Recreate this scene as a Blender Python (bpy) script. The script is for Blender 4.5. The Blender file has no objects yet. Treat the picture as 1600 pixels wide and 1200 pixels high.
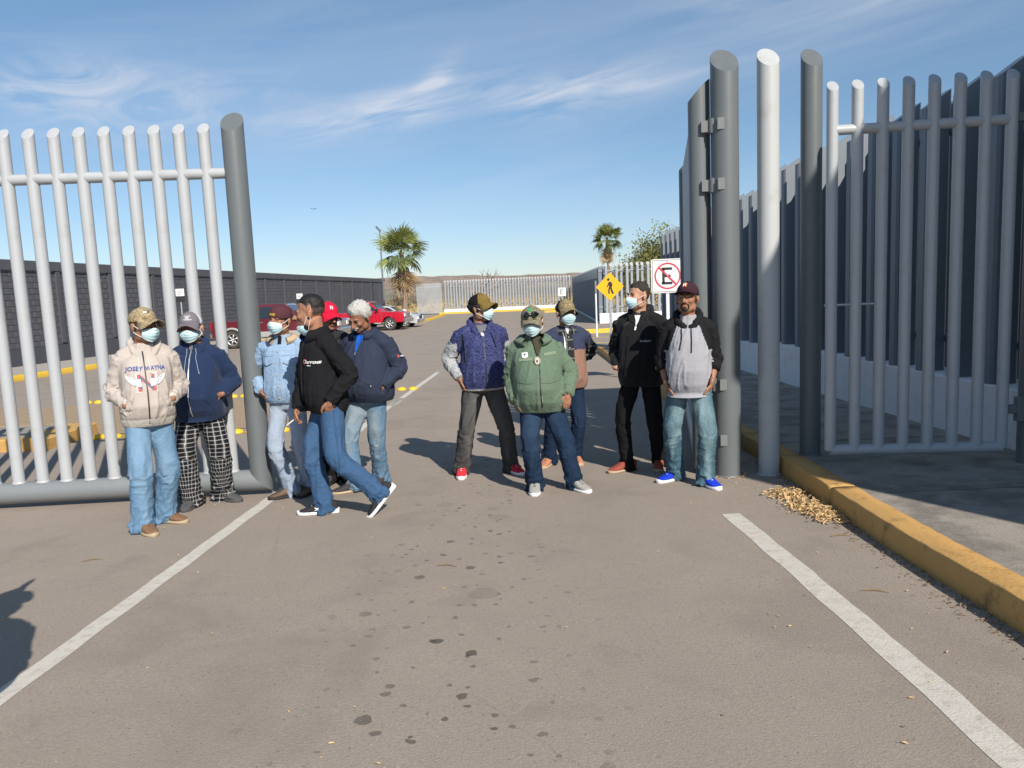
import bpy, bmesh, math, random
import numpy as np
from mathutils import Vector, Matrix
from mathutils.bvhtree import BVHTree
random.seed(7); rng = np.random.default_rng(7)
SC = bpy.context.scene; COL = SC.collection
rad = math.radians
# ------------------------------------------------------------------ camera
CAMR = np.array([[0.999079809590019, -0.04288978980563213, 0.0],
                 [-0.005164775968772451, -0.12030889903728768, 0.9927230700964031],
                 [-0.04257768381163654, -0.9918095758475335, -0.12041970809785205]])
EYE = 1.75; FPX = 1202.0
cam = bpy.data.objects.new('camera', bpy.data.cameras.new('camera')); COL.objects.link(cam)
m = Matrix.Identity(4)
for i in range(3):
    m[i][0] = CAMR[i, 0]; m[i][1] = -CAMR[i, 1]; m[i][2] = -CAMR[i, 2]
m[2][3] = EYE
cam.matrix_world = m
cam.data.sensor_width = 36; cam.data.lens = FPX / 1600 * 36; cam.data.clip_start = .05; cam.data.clip_end = 9000
SC.camera = cam
SC.view_settings.view_transform = 'Standard'; SC.view_settings.look = 'None'
SC.view_settings.gamma = 1; SC.view_settings.exposure = 0.20; SC.view_settings.use_curve_mapping = False
SC.render.engine = 'CYCLES'
SC.cycles.max_bounces = 6; SC.cycles.use_denoising = True
# ------------------------------------------------------------------ sun and sky
SUN_EL = 36.0; SUN_AZ = 155.0          # clockwise from +Y
sd = Vector((math.sin(rad(SUN_AZ)) * math.cos(rad(SUN_EL)), math.cos(rad(SUN_AZ)) * math.cos(rad(SUN_EL)), math.sin(rad(SUN_EL))))
sl = bpy.data.lights.new('sun', 'SUN'); sl.energy = 5.0; sl.angle = rad(.53); sl.color = (1, .93, .83)
so = bpy.data.objects.new('sun', sl); COL.objects.link(so); so.rotation_euler = sd.to_track_quat('Z', 'Y').to_euler()
W = bpy.data.worlds.new('World'); SC.world = W; W.use_nodes = True
wt = W.node_tree; wt.nodes.clear()

class NT:
    """tiny helper to write node trees"""
    def __init__(s, t): s.t = t
    def n(s, ty, ins=None, **kw):
        x = s.t.nodes.new(ty)
        for k, v in kw.items(): setattr(x, k, v)
        for k, v in (ins or {}).items():
            if isinstance(v, bpy.types.NodeSocket): s.t.links.new(v, x.inputs[k])
            elif v is not None: x.inputs[k].default_value = v
        return x
    def m(s, op, a, b=0.0, c=None, clamp=False):
        x = s.t.nodes.new('ShaderNodeMath'); x.operation = op; x.use_clamp = clamp
        for i, v in enumerate((a, b, c)):
            if v is None: continue
            if isinstance(v, bpy.types.NodeSocket): s.t.links.new(v, x.inputs[i])
            else: x.inputs[i].default_value = v
        return x.outputs[0]
    def mix(s, f, a, b, mode='MIX'):
        x = s.t.nodes.new('ShaderNodeMix'); x.data_type = 'RGBA'; x.blend_type = mode
        for i, v in ((0, f), (6, a), (7, b)):
            if isinstance(v, bpy.types.NodeSocket): s.t.links.new(v, x.inputs[i])
            else: x.inputs[i].default_value = (*v, 1) if isinstance(v, tuple) and len(v) == 3 else v
        return x.outputs[2]
    def ramp(s, f, stops):
        x = s.t.nodes.new('ShaderNodeValToRGB'); s.t.links.new(f, x.inputs[0])
        e = x.color_ramp.elements
        while len(e) < len(stops): e.new(.5)
        for q, (p, c) in zip(e, stops):
            q.position = p; q.color = (*c, 1) if isinstance(c, tuple) else (c, c, c, 1)
        return x.outputs[0]
    def noise(s, vec, scale, detail=3, rough=.55, dist=0.0):
        return s.n('ShaderNodeTexNoise', {'Vector': vec, 'Scale': scale, 'Detail': detail, 'Roughness': rough, 'Distortion': dist}).outputs[0]

w = NT(wt)
sky = w.n('ShaderNodeTexSky', sky_type='NISHITA', sun_disc=False, sun_elevation=rad(SUN_EL), sun_rotation=rad(SUN_AZ),
          altitude=900, air_density=1.0, dust_density=.15, ozone_density=2.0)
tc = w.n('ShaderNodeTexCoord').outputs['Generated']
sep = w.n('ShaderNodeSeparateXYZ', {0: tc}); X_, Y_, Z_ = sep.outputs
az = w.m('MULTIPLY', w.m('ARCTAN2', X_, Y_), 57.29578); el = w.m('MULTIPLY', w.m('ARCSINE', Z_), 57.29578)
def gauss(ca, ce, sa, se, tilt=0.0):
    da = w.m('SUBTRACT', az, ca); de = w.m('SUBTRACT', w.m('SUBTRACT', el, ce), w.m('MULTIPLY', da, tilt))
    q = w.m('ADD', w.m('POWER', w.m('DIVIDE', da, sa), 2.0), w.m('POWER', w.m('ABSOLUTE', w.m('DIVIDE', de, se)), 2.0))
    return w.m('EXPONENT', w.m('MULTIPLY', q, -1.0))
def streak(kx, ky, tilt, seed, det=6, dist=1.2):
    v = w.n('ShaderNodeCombineXYZ', {0: w.m('MULTIPLY', az, kx), 1: w.m('MULTIPLY', w.m('SUBTRACT', el, w.m('MULTIPLY', az, tilt)), ky), 2: seed}).outputs[0]
    return w.noise(v, 1.0, det, .58, dist)
s1 = w.ramp(streak(.10, .62, .16, 3.1, 8, .9), [(.38, 0.0), (.72, 1.0)])
s2 = w.ramp(streak(.16, .40, .05, 8.4, 8, 1.6), [(.36, 0.0), (.70, 1.0)])
s3 = w.ramp(streak(.035, .22, .10, 5.7, 6, .5), [(.42, 0.0), (.75, 1.0)])
def big(sock): return w.m('ADD', sock, 0.0)
c1 = w.m('MULTIPLY', s2, w.m('MULTIPLY', gauss(-26, 13.2, 9, 2.0), .85))
c2 = w.m('MULTIPLY', w.m('POWER', s1, 1.0), w.m('MULTIPLY', gauss(-8.5, 12.8, 6.5, 1.1, .17), 1.15))
c2b = w.m('MULTIPLY', s1, w.m('MULTIPLY', gauss(-4.6, 14.7, 1.5, .9, .7), 1.0))
c3 = w.m('MULTIPLY', s1, w.m('MULTIPLY', gauss(5.5, 13.6, 8.0, 1.5, .06), .85))
c4 = w.m('MULTIPLY', w.ramp(streak(.05, .5, .12, 1.3, 7, .7), [(.3, 0.0), (.75, 1.0)]), w.m('MULTIPLY', gauss(25, 18.5, 12, 3.4, .10), .62))
c5 = w.m('MULTIPLY', s3, .20)
cl = w.m('ADD', w.m('ADD', w.m('ADD', c1, c2), w.m('ADD', c3, c4)), w.m('ADD', c5, c2b))
cl = w.m('MINIMUM', cl, .85)
up = w.m('MULTIPLY', w.m('SUBTRACT', el, 0.0), .5, clamp=True)
cl = w.m('MULTIPLY', cl, up)
skc = w.mix(1.0, sky.outputs[0], w.ramp(w.m('MULTIPLY', el, 1 / 30), [(0.0, (.86, .94, 1.12)), (.35, (1.04, 1.14, 1.18)), (1.0, (1.48, 1.64, 1.54))]), 'MULTIPLY')
ccol = w.mix(1.0, (7.6, 8.1, 9.2), (1.0, 1.0, 1.0), 'MULTIPLY')
fin = w.mix(cl, skc, ccol)
bg = w.n('ShaderNodeBackground', {'Color': fin, 'Strength': .078})
w.n('ShaderNodeOutputWorld', {0: bg.outputs[0]})
# ------------------------------------------------------------------ terrain profile and photo rays (used to find where things stand)
KN = [(-400, .35), (-8, .35), (0, .2), (7, 0.0), (14, -.1), (45, -.36), (9000, -.36)]
KY = [k[0] for k in KN]; KZ = [k[1] for k in KN]
def zg(y): return float(np.interp(y, KY, KZ))
def ray(px, py): return CAMR @ np.array([px - 800, py - 600, FPX])
def G(px, py, dz=0.0):
    v = ray(px, py); z = dz
    for _ in range(30):
        t = (z - EYE) / v[2]; z = .5 * z + .5 * (zg(v[1] * t) + dz)
    return Vector((v[0] * t, v[1] * t, zg(v[1] * t) + dz))
def D(px, py, y):
    v = ray(px, py); t = y / v[1]; return Vector((v[0] * t, y, EYE + v[2] * t))
# ------------------------------------------------------------------ object helpers
def tag(o, label=None, cat=None, group=None, kind=None):
    if label: o['label'] = label
    if cat: o['category'] = cat
    if group: o['group'] = group
    if kind: o['kind'] = kind
    return o
def empty(name, loc, label, cat, group=None, rz=0.0):
    o = bpy.data.objects.new(name, None); COL.objects.link(o); o.location = loc; o.rotation_euler = (0, 0, rz)
    o.empty_display_size = .1
    return tag(o, label, cat, group)
def link(name, me, parent=None, mats=None, smooth=None):
    o = bpy.data.objects.new(name, me); COL.objects.link(o)
    if parent: o.parent = parent
    if mats is not None and len(me.materials) == 0:
        for q in (mats if isinstance(mats, (list, tuple)) else [mats]): me.materials.append(q)
    if smooth: me.shade_smooth()
    return o
def copy_tree(o, parent=None):
    c = o.copy(); COL.objects.link(c); c.parent = parent
    for ch in list(o.children): copy_tree(ch, c)
    return c
class MB:
    def __init__(s): s.v = []; s.f = []; s.mi = []; s.n = 0
    def add(s, v, f, mi=0):
        s.v.append(np.asarray(v, float).reshape(-1, 3)); s.f += [tuple(int(i) + s.n for i in q) for q in f]; s.mi += [mi] * len(f); s.n += len(s.v[-1]); return s
    def verts(s): return np.vstack(s.v) if s.v else np.zeros((0, 3))
    def mesh(s, name='m'):
        me = bpy.data.meshes.new(name); me.from_pydata(s.verts().tolist(), [], s.f)
        if any(s.mi): me.polygons.foreach_set('material_index', s.mi)
        me.update(); return me
    def obj(s, name, mats, parent=None, smooth=False): return link(name, s.mesh(name), parent, mats, smooth)
    def box(s, c, h, R=None, mi=0, tap=1.0):
        c = np.array(c, float); v = np.array([[x, y, z] for z in (-1, 1) for y in (-1, 1) for x in (-1, 1)], float)
        v[4:, :2] *= tap; v = v * np.array(h)
        if R is not None: v = v @ np.array(R).T
        return s.add(v + c, [(0, 2, 3, 1), (4, 5, 7, 6), (0, 1, 5, 4), (2, 6, 7, 3), (0, 4, 6, 2), (1, 3, 7, 5)], mi)
    def bbox(s, c, h, b=.01, R=None, mi=0):
        """box with chamfered edges"""
        hx, hy, hz = h; b = min(b, hx * .9, hy * .9, hz * .9); rings = []
        for z, k in ((-hz, b), (-hz + b, 0), (hz - b, 0), (hz, b)):
            x, y = hx - k, hy - k; q = b
            rings.append([[x, -y + q, z], [x, y - q, z], [x - q, y, z], [-x + q, y, z], [-x, y - q, z], [-x, -y + q, z], [-x + q, -y, z], [x - q, -y, z]])
        r = np.array(rings)
        if R is not None: r = r @ np.array(R).T
        return s.loft(r + np.array(c, float), mi)
    def loft(s, rings, mi=0, cap=True):
        r = np.asarray(rings, float); k, n = r.shape[:2]; f = []
        for i in range(k - 1):
            for j in range(n):
                a = i * n + j; b = i * n + (j + 1) % n; f.append((a, b, b + n, a + n))
        if cap: f.append(tuple(range(n))[::-1]); f.append(tuple(range((k - 1) * n, k * n)))
        return s.add(r.reshape(-1, 3), f, mi)
    def grid(s, g, mi=0, closed=False):
        g = np.asarray(g, float); a, b = g.shape[:2]; f = []
        for i in range(a - 1):
            for j in range(b if closed else b - 1):
                q = (j + 1) % b; f.append((i * b + j, i * b + q, (i + 1) * b + q, (i + 1) * b + j))
        return s.add(g.reshape(-1, 3), f, mi)
    def tube(s, path, rr, n=10, sub=0, mi=0, round_ends=False, flat=1.0, flatdir=None):
        P = np.array([list(p) for p in path], float); rr = np.array(rr if np.ndim(rr) else [rr] * len(P), float)
        if sub and len(P) > 2:
            Q = []; q = []
            for i in range(len(P) - 1):
                p0, p1, p2, p3 = P[max(i - 1, 0)], P[i], P[i + 1], P[min(i + 2, len(P) - 1)]
                for k in range(sub):
                    t = k / sub; Q.append(.5 * ((2 * p1) + (-p0 + p2) * t + (2 * p0 - 5 * p1 + 4 * p2 - p3) * t * t + (-p0 + 3 * p1 - 3 * p2 + p3) * t ** 3)); q.append(rr[i] * (1 - t) + rr[i + 1] * t)
            Q.append(P[-1]); q.append(rr[-1]); P = np.array(Q); rr = np.array(q)
        elif sub:
            P = np.array([P[0] + (P[1] - P[0]) * t for t in np.linspace(0, 1, sub + 1)]); rr = np.linspace(rr[0], rr[1], sub + 1)
        T = np.gradient(P, axis=0); T /= np.linalg.norm(T, axis=1)[:, None] + 1e-12
        a = np.array([1.0, 0, 0]) if abs(T[0][0]) < .8 else np.array([0, 1.0, 0])
        if flatdir is not None: a = np.array(flatdir, float)
        if round_ends:
            r0, r1 = rr[0], rr[-1]
            P = np.vstack([P[0] - T[0] * r0 * .95, P[0] - T[0] * r0 * .7, P, P[-1] + T[-1] * r1 * .7, P[-1] + T[-1] * r1 * .95])
            rr = np.concatenate([[r0 * .3, r0 * .72], rr, [r1 * .72, r1 * .3]]); T = np.vstack([T[0], T[0], T, T[-1], T[-1]])
        rings = []; th = np.linspace(0, 2 * np.pi, n, endpoint=False)
        for p, t, r in zip(P, T, rr):
            a = a - t * (a @ t); a /= np.linalg.norm(a) + 1e-12; b = np.cross(t, a)
            rings.append(p + np.outer(np.cos(th) * r * flat, a) + np.outer(np.sin(th) * r, b))
        return s.loft(rings, mi)
    def ell(s, c, r, R=None, n=16, k=10, mi=0):
        th = np.linspace(0, 2 * np.pi, n, endpoint=False); rings = []
        for a in np.linspace(.08, math.pi - .08, k):
            q = np.stack([np.cos(th) * math.sin(a) * r[0], np.sin(th) * math.sin(a) * r[1], np.full(n, -math.cos(a) * r[2])], 1)
            if R is not None: q = q @ np.array(R).T
            rings.append(q + np.array(list(c), float))
        return s.loft(rings, mi)
def rotz(a): c, s = math.cos(a), math.sin(a); return np.array([[c, -s, 0], [s, c, 0], [0, 0, 1.0]])
def rotx(a): c, s = math.cos(a), math.sin(a); return np.array([[1.0, 0, 0], [0, c, -s], [0, s, c]])
def roty(a): c, s = math.cos(a), math.sin(a); return np.array([[c, 0, s], [0, 1.0, 0], [-s, 0, c]])
def drape(mb, dz=0.0, name='m'):
    """mesh whose vertices (x, y, h) follow the terrain; cut at the terrain's knots"""
    me = mb.mesh(name); bm = bmesh.new(); bm.from_mesh(me)
    for k in KY[1:-1]:
        bmesh.ops.bisect_plane(bm, geom=bm.verts[:] + bm.edges[:] + bm.faces[:], plane_co=(0, k, 0), plane_no=(0, 1, 0))
    for v in bm.verts: v.co.z += zg(v.co.y) + dz
    bm.to_mesh(me); bm.free(); return me
# vectorised value noise
_perm = rng.integers(0, 1 << 16, 4096)
def vnoise(p, seed=0):
    p = np.asarray(p, float); i = np.floor(p).astype(int); f = p - i; f = f * f * (3 - 2 * f); out = 0
    for dx in (0, 1):
        for dy in (0, 1):
            for dz in (0, 1):
                h = _perm[(i[:, 0] + dx + seed * 17) & 4095]; h = _perm[(h + i[:, 1] + dy) & 4095]; h = _perm[(h + i[:, 2] + dz) & 4095]
                wgt = (f[:, 0] if dx else 1 - f[:, 0]) * (f[:, 1] if dy else 1 - f[:, 1]) * (f[:, 2] if dz else 1 - f[:, 2])
                out = out + wgt * (h / 32768.0 - 1)
    return out
def ridge(n): return 1 - 2 * np.abs(n)
# ------------------------------------------------------------------ materials
MATS = {}
def mat(name, col, rough=.7, var=.12, scale=8.0, bump=0.0, bscale=60.0, metal=0.0, spec=.4, coat=0.0, detail=4, gen='Object', sheen=0.0, fn=None, dirt=None, bdist=.01):
    if name in MATS: return MATS[name]
    M = bpy.data.materials.new(name); M.use_nodes = True; t = NT(M.node_tree); B = M.node_tree.nodes['Principled BSDF']
    co = t.n('ShaderNodeTexCoord').outputs[gen]
    c = t.mix(t.noise(co, scale, detail), tuple(x * (1 - var) for x in col), tuple(min(1, x * (1 + var)) for x in col))
    if dirt:
        dcol, dscale, lo, hi, amt = dirt
        f = t.ramp(t.noise(co, dscale, 5, .65), [(lo, 0.0), (hi, 1.0)]); c = t.mix(t.m('MULTIPLY', f, amt), c, dcol)
    if fn: c = fn(t, co, c) or c
    M.node_tree.links.new(c, B.inputs['Base Color'])
    B.inputs['Roughness'].default_value = rough; B.inputs['Metallic'].default_value = metal
    B.inputs['Specular IOR Level'].default_value = spec; B.inputs['Coat Weight'].default_value = coat
    if sheen: B.inputs['Sheen Weight'].default_value = sheen
    if bump:
        b = t.n('ShaderNodeBump', {'Height': t.noise(co, bscale, 4, .6), 'Strength': bump, 'Distance': bdist})
        M.node_tree.links.new(b.outputs[0], B.inputs['Normal'])
    MATS[name] = M; return M
def fabric(name, col, var=.18, sc=14, b=.5, bs=35, **k): return mat(name, col, rough=.92, var=var, scale=sc, bump=b, bscale=bs, spec=.15, bdist=.012, **k)
def hexc(r, g, b): return tuple((x / 255 / 12.92 if x / 255 <= .04045 else ((x / 255 + .055) / 1.055) ** 2.4) for x in (r, g, b))

def asph_fn(t, co, c):
    fine = t.noise(co, 80, 3, .7); c = t.mix(t.ramp(fine, [(.34, 0.0), (.5, .5), (.68, 1.0)]), t.mix(1.0, c, (.84, .84, .84), 'MULTIPLY'), t.mix(1.0, c, (1.12, 1.12, 1.12), 'MULTIPLY'))
    vs = t.n('ShaderNodeTexVoronoi', {'Vector': co, 'Scale': 42.0, 'Randomness': 1.0}); r = t.n('ShaderNodeSeparateColor', {0: vs.outputs['Color']}).outputs[0]
    pits = t.m('MULTIPLY', t.m('LESS_THAN', vs.outputs['Distance'], .2), t.m('GREATER_THAN', r, .90)); c = t.mix(t.m('MULTIPLY', pits, .5), c, (.05, .045, .04))
    lite = t.m('MULTIPLY', t.m('LESS_THAN', vs.outputs['Distance'], .16), t.m('LESS_THAN', r, .07)); c = t.mix(t.m('MULTIPLY', lite, .45), c, (.6, .57, .52))
    # large tonal drift, wheel tracks
    c = t.mix(t.m('MULTIPLY', t.ramp(t.noise(co, .45, 4, .6), [(.4, 0.0), (.7, 1.0)]), .35), c, (.29, .245, .20))
    # dried drips and wet spots in the lane's middle
    sp = t.n('ShaderNodeSeparateXYZ', {0: co}); x, y = sp.outputs[0], sp.outputs[1]
    band = t.m('EXPONENT', t.m('MULTIPLY', t.m('POWER', t.m('DIVIDE', t.m('ADD', x, .35), .62), 2.0), -1.0))
    band = t.m('MULTIPLY', band, t.m('LESS_THAN', y, 8.2))
    wob = t.n('ShaderNodeVectorMath', {0: co, 1: t.n('ShaderNodeVectorMath', {0: t.n('ShaderNodeTexNoise', {'Vector': co, 'Scale': 13.0, 'Detail': 3.0}).outputs['Color'], 'Scale': .055}, operation='SCALE').outputs[0]}, operation='ADD').outputs[0]
    for sc, th, cut, amt in ((5.6, .125, .32, .80), (11.5, .17, .38, .75), (2.4, .14, .42, .35)):
        v2 = t.n('ShaderNodeTexVoronoi', {'Vector': wob, 'Scale': sc, 'Randomness': 1.0}); cc = t.n('ShaderNodeSeparateColor', {0: v2.outputs['Color']})
        pick = t.m('GREATER_THAN', t.m('MULTIPLY', cc.outputs[0], t.m('ADD', .35, t.m('MULTIPLY', band, .75))), cut)
        thr = t.m('MULTIPLY', th, t.m('ADD', .5, cc.outputs[1]))
        spot = t.m('MULTIPLY', t.m('SUBTRACT', 1.0, t.m('MULTIPLY', t.m('SUBTRACT', v2.outputs['Distance'], thr), 40.0), clamp=True), pick)
        spot = t.m('MINIMUM', t.m('MAXIMUM', spot, 0.0), 1.0)
        c = t.mix(t.m('MULTIPLY', t.m('MULTIPLY', spot, band), t.m('MULTIPLY', amt, t.m('ADD', .45, t.m('MULTIPLY', cc.outputs[2], .6)))), c, (.052, .043, .036))
    # soft oil smudges
    c = t.mix(t.m('MULTIPLY', t.ramp(t.noise(co, 1.7, 3, .5, .4), [(.60, 0.0), (.74, 1.0)]), .38), c, (.20, .17, .145))
    # broad worn and dark areas, a few hairline cracks, faint tyre tracks
    c = t.mix(t.m('MULTIPLY', t.ramp(t.noise(co, .9, 5, .62, .6), [(.52, 0.0), (.66, 1.0)]), .30), c, (.19, .158, .13))
    trk = t.m('ADD', t.m('EXPONENT', t.m('MULTIPLY', t.m('POWER', t.m('DIVIDE', t.m('SUBTRACT', x, .62), .20), 2.0), -1.0)), t.m('EXPONENT', t.m('MULTIPLY', t.m('POWER', t.m('DIVIDE', t.m('ADD', x, 1.25), .20), 2.0), -1.0)))
    c = t.mix(t.m('MULTIPLY', t.m('MULTIPLY', trk, t.ramp(t.noise(co, 1.1, 4, .6), [(.35, 0.0), (.65, 1.0)])), .16), c, (.20, .17, .145))
    cr = t.n('ShaderNodeTexVoronoi', {'Vector': wob, 'Scale': .33}, feature='DISTANCE_TO_EDGE').outputs[0]
    c = t.mix(t.m('MULTIPLY', t.m('MULTIPLY', t.m('LESS_THAN', cr, .0016), t.m('GREATER_THAN', t.noise(co, .5, 2), .52)), .16), c, (.13, .11, .095))
    return c
M_ASPH = mat('asphalt', (.325, .272, .226), rough=.93, var=.08, scale=3, bump=.55, bscale=110, spec=.25, detail=6, fn=asph_fn, bdist=.006)
M_SIDE = mat('sidewalk_concrete', (.33, .295, .25), rough=.92, var=.22, scale=3.2, bump=.5, bscale=50, dirt=((.15, .13, .115), 2.4, .44, .62, .7))
M_LINE = mat('white_road_paint', (.58, .545, .48), rough=.9, var=.12, scale=9, bump=.4, bscale=90, dirt=((.38, .325, .27), 18, .48, .66, .55))
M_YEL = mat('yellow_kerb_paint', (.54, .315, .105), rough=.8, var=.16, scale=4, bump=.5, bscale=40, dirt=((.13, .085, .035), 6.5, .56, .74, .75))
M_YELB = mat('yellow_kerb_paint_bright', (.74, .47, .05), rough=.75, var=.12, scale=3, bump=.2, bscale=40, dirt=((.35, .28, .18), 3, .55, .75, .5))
M_PIPE = mat('light_grey_pipe_paint', (.42, .435, .45), rough=.42, var=.035, scale=3, bump=.06, bscale=12, spec=.5, dirt=((.27, .25, .22), 5, .54, .78, .42))
M_PIPE2 = mat('pale_pipe_paint_and_lit_caps', (.47, .485, .485), rough=.45, var=.03, scale=3, bump=.06, bscale=12, dirt=((.31, .28, .24), 5, .54, .78, .42))
M_POST = mat('dark_grey_post_paint', (.135, .150, .156), rough=.42, var=.06, scale=3, bump=.06, bscale=10, spec=.5, dirt=((.25, .23, .2), 5, .6, .8, .25))
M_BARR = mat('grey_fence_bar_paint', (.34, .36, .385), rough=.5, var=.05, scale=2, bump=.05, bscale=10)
M_BAR_SHADE = mat('fence_bar_paint_with_shade', (.19, .215, .245), rough=.55, var=.08, scale=2, bump=.05, bscale=10)  # bar paint darkened for the shaded runs, shade put into the colour
M_WHITEW = mat('white_wall_paint', (.80, .80, .80), rough=.85, var=.05, scale=2, bump=.35, bscale=25, dirt=((.42, .38, .33), 3, .55, .75, .4))
M_BLOCK = mat('charcoal_block_paint', (.080, .080, .092), rough=.8, var=.16, scale=1.2, bump=.5, bscale=30, dirt=((.14, .14, .15), 2.2, .55, .75, .5))
M_BLOCKD = mat('charcoal_plinth_paint', (.066, .066, .080), rough=.8, var=.12, scale=1.0, bump=.3, bscale=30)
M_BLOCK.diffuse_color = (.1, .1, .1, 1)
# ================================================================== THE GROUND
def field_fn(t, co, c):
    c = t.mix(t.ramp(t.noise(co, .035, 4, .6), [(.42, 0.0), (.6, 1.0)]), c, (.30, .215, .11))
    return t.mix(t.m('MULTIPLY', t.ramp(t.noise(co, .6, 5, .7), [(.5, 0.0), (.7, 1.0)]), .55), c, (.14, .115, .065))
M_FIELD = mat('dry_field', (.36, .28, .15), rough=1, var=.15, scale=.4, bump=.6, bscale=6, fn=field_fn)
b = MB(); b.add([(-4000, -400, 0), (4000, -400, 0), (4000, 7000, 0), (-4000, 7000, 0)], [(0, 1, 2, 3)])
tag(link('ground', drape(b, -.03), None, M_FIELD), kind='structure')
def sheet(name, pts, m_, dz, kind='structure', parent=None):
    b = MB(); b.add([(x, y, 0) for x, y in pts], [tuple(range(len(pts)))])
    o = link(name, drape(b, dz), parent, m_); 
    if not parent: tag(o, kind=kind)
    return o
def kx(y): return float(np.interp(y, [-6, 3.3, 4.5, 5.2, 5.8, 7.0, 18, 23], [2.22, 2.265, 2.285, 2.31, 2.35, 2.40, 2.48, 2.6]))
ys = [-6, 0, 3.3, 4.5, 5.2, 5.8, 7, 10, 14, 18, 22, 23]
sheet('road', [(-17.5, -14), (14, -14), (14, 0), (6, 0), (6, 23.5), (9, 24), (9, 88), (-14, 88)], M_ASPH, 0)
def pave_fn(t, co, c):
    br = t.n('ShaderNodeTexBrick', {'Vector': co, 'Scale': 1.0, 'Mortar Size': .012, 'Brick Width': .22, 'Row Height': .11, 'Color1': (.40, .29, .185, 1), 'Color2': (.35, .25, .155, 1), 'Mortar': (.22, .16, .1, 1)})
    return t.mix(.75, c, br.outputs[0])
M_PAVE = mat('beige_pavers', (.40, .30, .195), rough=.95, var=.12, scale=1.5, bump=.2, fn=pave_fn)
sheet('paved_crossing', [(-16, 10.95), (-2.5, 10.95), (-2.35, 14.75), (-16, 14.75)], M_PAVE, .008)
# painted edge lines: a strip of slightly uneven width
def paint_line(name, pts, wd, m_=M_LINE, seed=0, dz=.002):
    b = MB(); L = []; Rr = []; P = [Vector(p) for p in pts]; k = 0
    for i in range(len(P) - 1):
        n = max(2, int((P[i + 1] - P[i]).length / .12)); d = (P[i + 1] - P[i]).normalized(); nx = Vector((-d.y, d.x))
        for j in range(n + (i == len(P) - 2)):
            q = P[i].lerp(P[i + 1], j / n); e = .006 * math.sin(k * 1.7 + seed) * math.cos(k * .61); e2 = .004 * math.sin(k * 1.13 + 2 + seed); k += 1
            L.append((*(q + nx * (wd / 2 + e)), 0)); Rr.append((*(q - nx * (wd / 2 + e2)), 0))
    v = L + Rr; n = len(L); b.add(v, [(i, i + 1, n + i + 1, n + i) for i in range(n - 1)])
    return tag(link(name, drape(b, dz), None, m_), kind='structure')
g = lambda px, py: tuple(G(px, py).xy)
la, lb = Vector(g(28, 1070)), Vector(g(425, 778)); dirl = (lb - la).normalized()
paint_line('road_edge_line', [la - dirl * 5, la, lb, lb + dirl * 6, lb + dirl * 15 + Vector((.25, 0))], .108, seed=1)
paint_line('road_edge_line', [g(1142, 803), g(1250, 893), g(1420, 1040), g(1568, 1172), tuple(Vector(g(1568, 1172)) + (Vector(g(1568, 1172)) - Vector(g(1420, 1040))) * 3)], .138, seed=4)
paint_line('lane_mark', [g(612, 634), g(628, 622)], .12, seed=2)
paint_line('lane_mark', [g(683, 582), g(697, 573)], .12, seed=3)
# yellow hatch lines by the far corner
paint_line('crossing_line', [(3.0, 30.5), (7.5, 30.9)], .22, M_YELB, 5); paint_line('crossing_line', [(3.0, 27.2), (7.5, 27.6)], .22, M_YELB, 6)
# ---- right kerb: cast segments
ROUGH = lambda v, a, s, sd=0: v + np.stack([vnoise(v * s, sd), vnoise(v * s + 9, sd + 1), vnoise(v * s + 31, sd + 2)], 1) * a
def kerb(y0, y1, name, label, m_, xfun, hgt=.152, wid=.20, seg=2.4, side=1):
    root = empty(name, (xfun(y0), y0, zg(y0)), label, 'kerb'); y = y0; i = 0
    while y < y1 - .01:
        ye = min(y + seg, y1); n = max(4, int((ye - y) / .09)); rings = []
        for k in range(n + 1):
            yy = y + .002 + (ye - y - .004) * k / n; x = xfun(yy); z = zg(yy)
            rr = .007 * (1 + .9 * math.sin(k * 2.1) * math.sin(k * .37))
            prof = [(-.006, -.1), (-.002, .05), (.004, hgt * .6), (.012, hgt - rr), (.013 + rr * .4, hgt - .3 * rr), (.014 + rr, hgt), (wid * .6, hgt + .002), (wid - .004, hgt), (wid, hgt - .02), (wid, -.1)]
            rings.append([(x + side * a, yy, z + c) for a, c in prof])
        b = MB(); b.loft(rings); me = b.mesh(name + '_segment'); v = np.array([q.co[:] for q in me.vertices]); v = ROUGH(v, .004, 14, 3); v = ROUGH(v, .006, 3, 5)
        v -= np.array(root.location[:]); me.vertices.foreach_set('co', v.ravel()); me.update(); link('kerb_segment', me, root, m_, smooth=True); y = ye; i += 1
    return root
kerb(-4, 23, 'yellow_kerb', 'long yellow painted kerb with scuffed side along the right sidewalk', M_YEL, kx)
b = MB(); L = [(kx(y) + .208, y, 0) for y in ys]; Rr = [(4.5, y, 0) for y in ys]; n = len(L); b.add(L + Rr, [(i, n + i, n + i + 1, i + 1) for i in range(n - 1)])
tag(link('sidewalk', drape(b, .142), None, M_SIDE), kind='structure')
# expansion joints in the sidewalk
for yj in np.arange(1.2, 20, 2.1):
    b = MB(); b.box((3.4, yj, zg(yj) + .1435), (.93, .003, .002)); tag(b.obj('sidewalk_joint', mat('joint_dark', (.13, .12, .105))), kind='structure')
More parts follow.
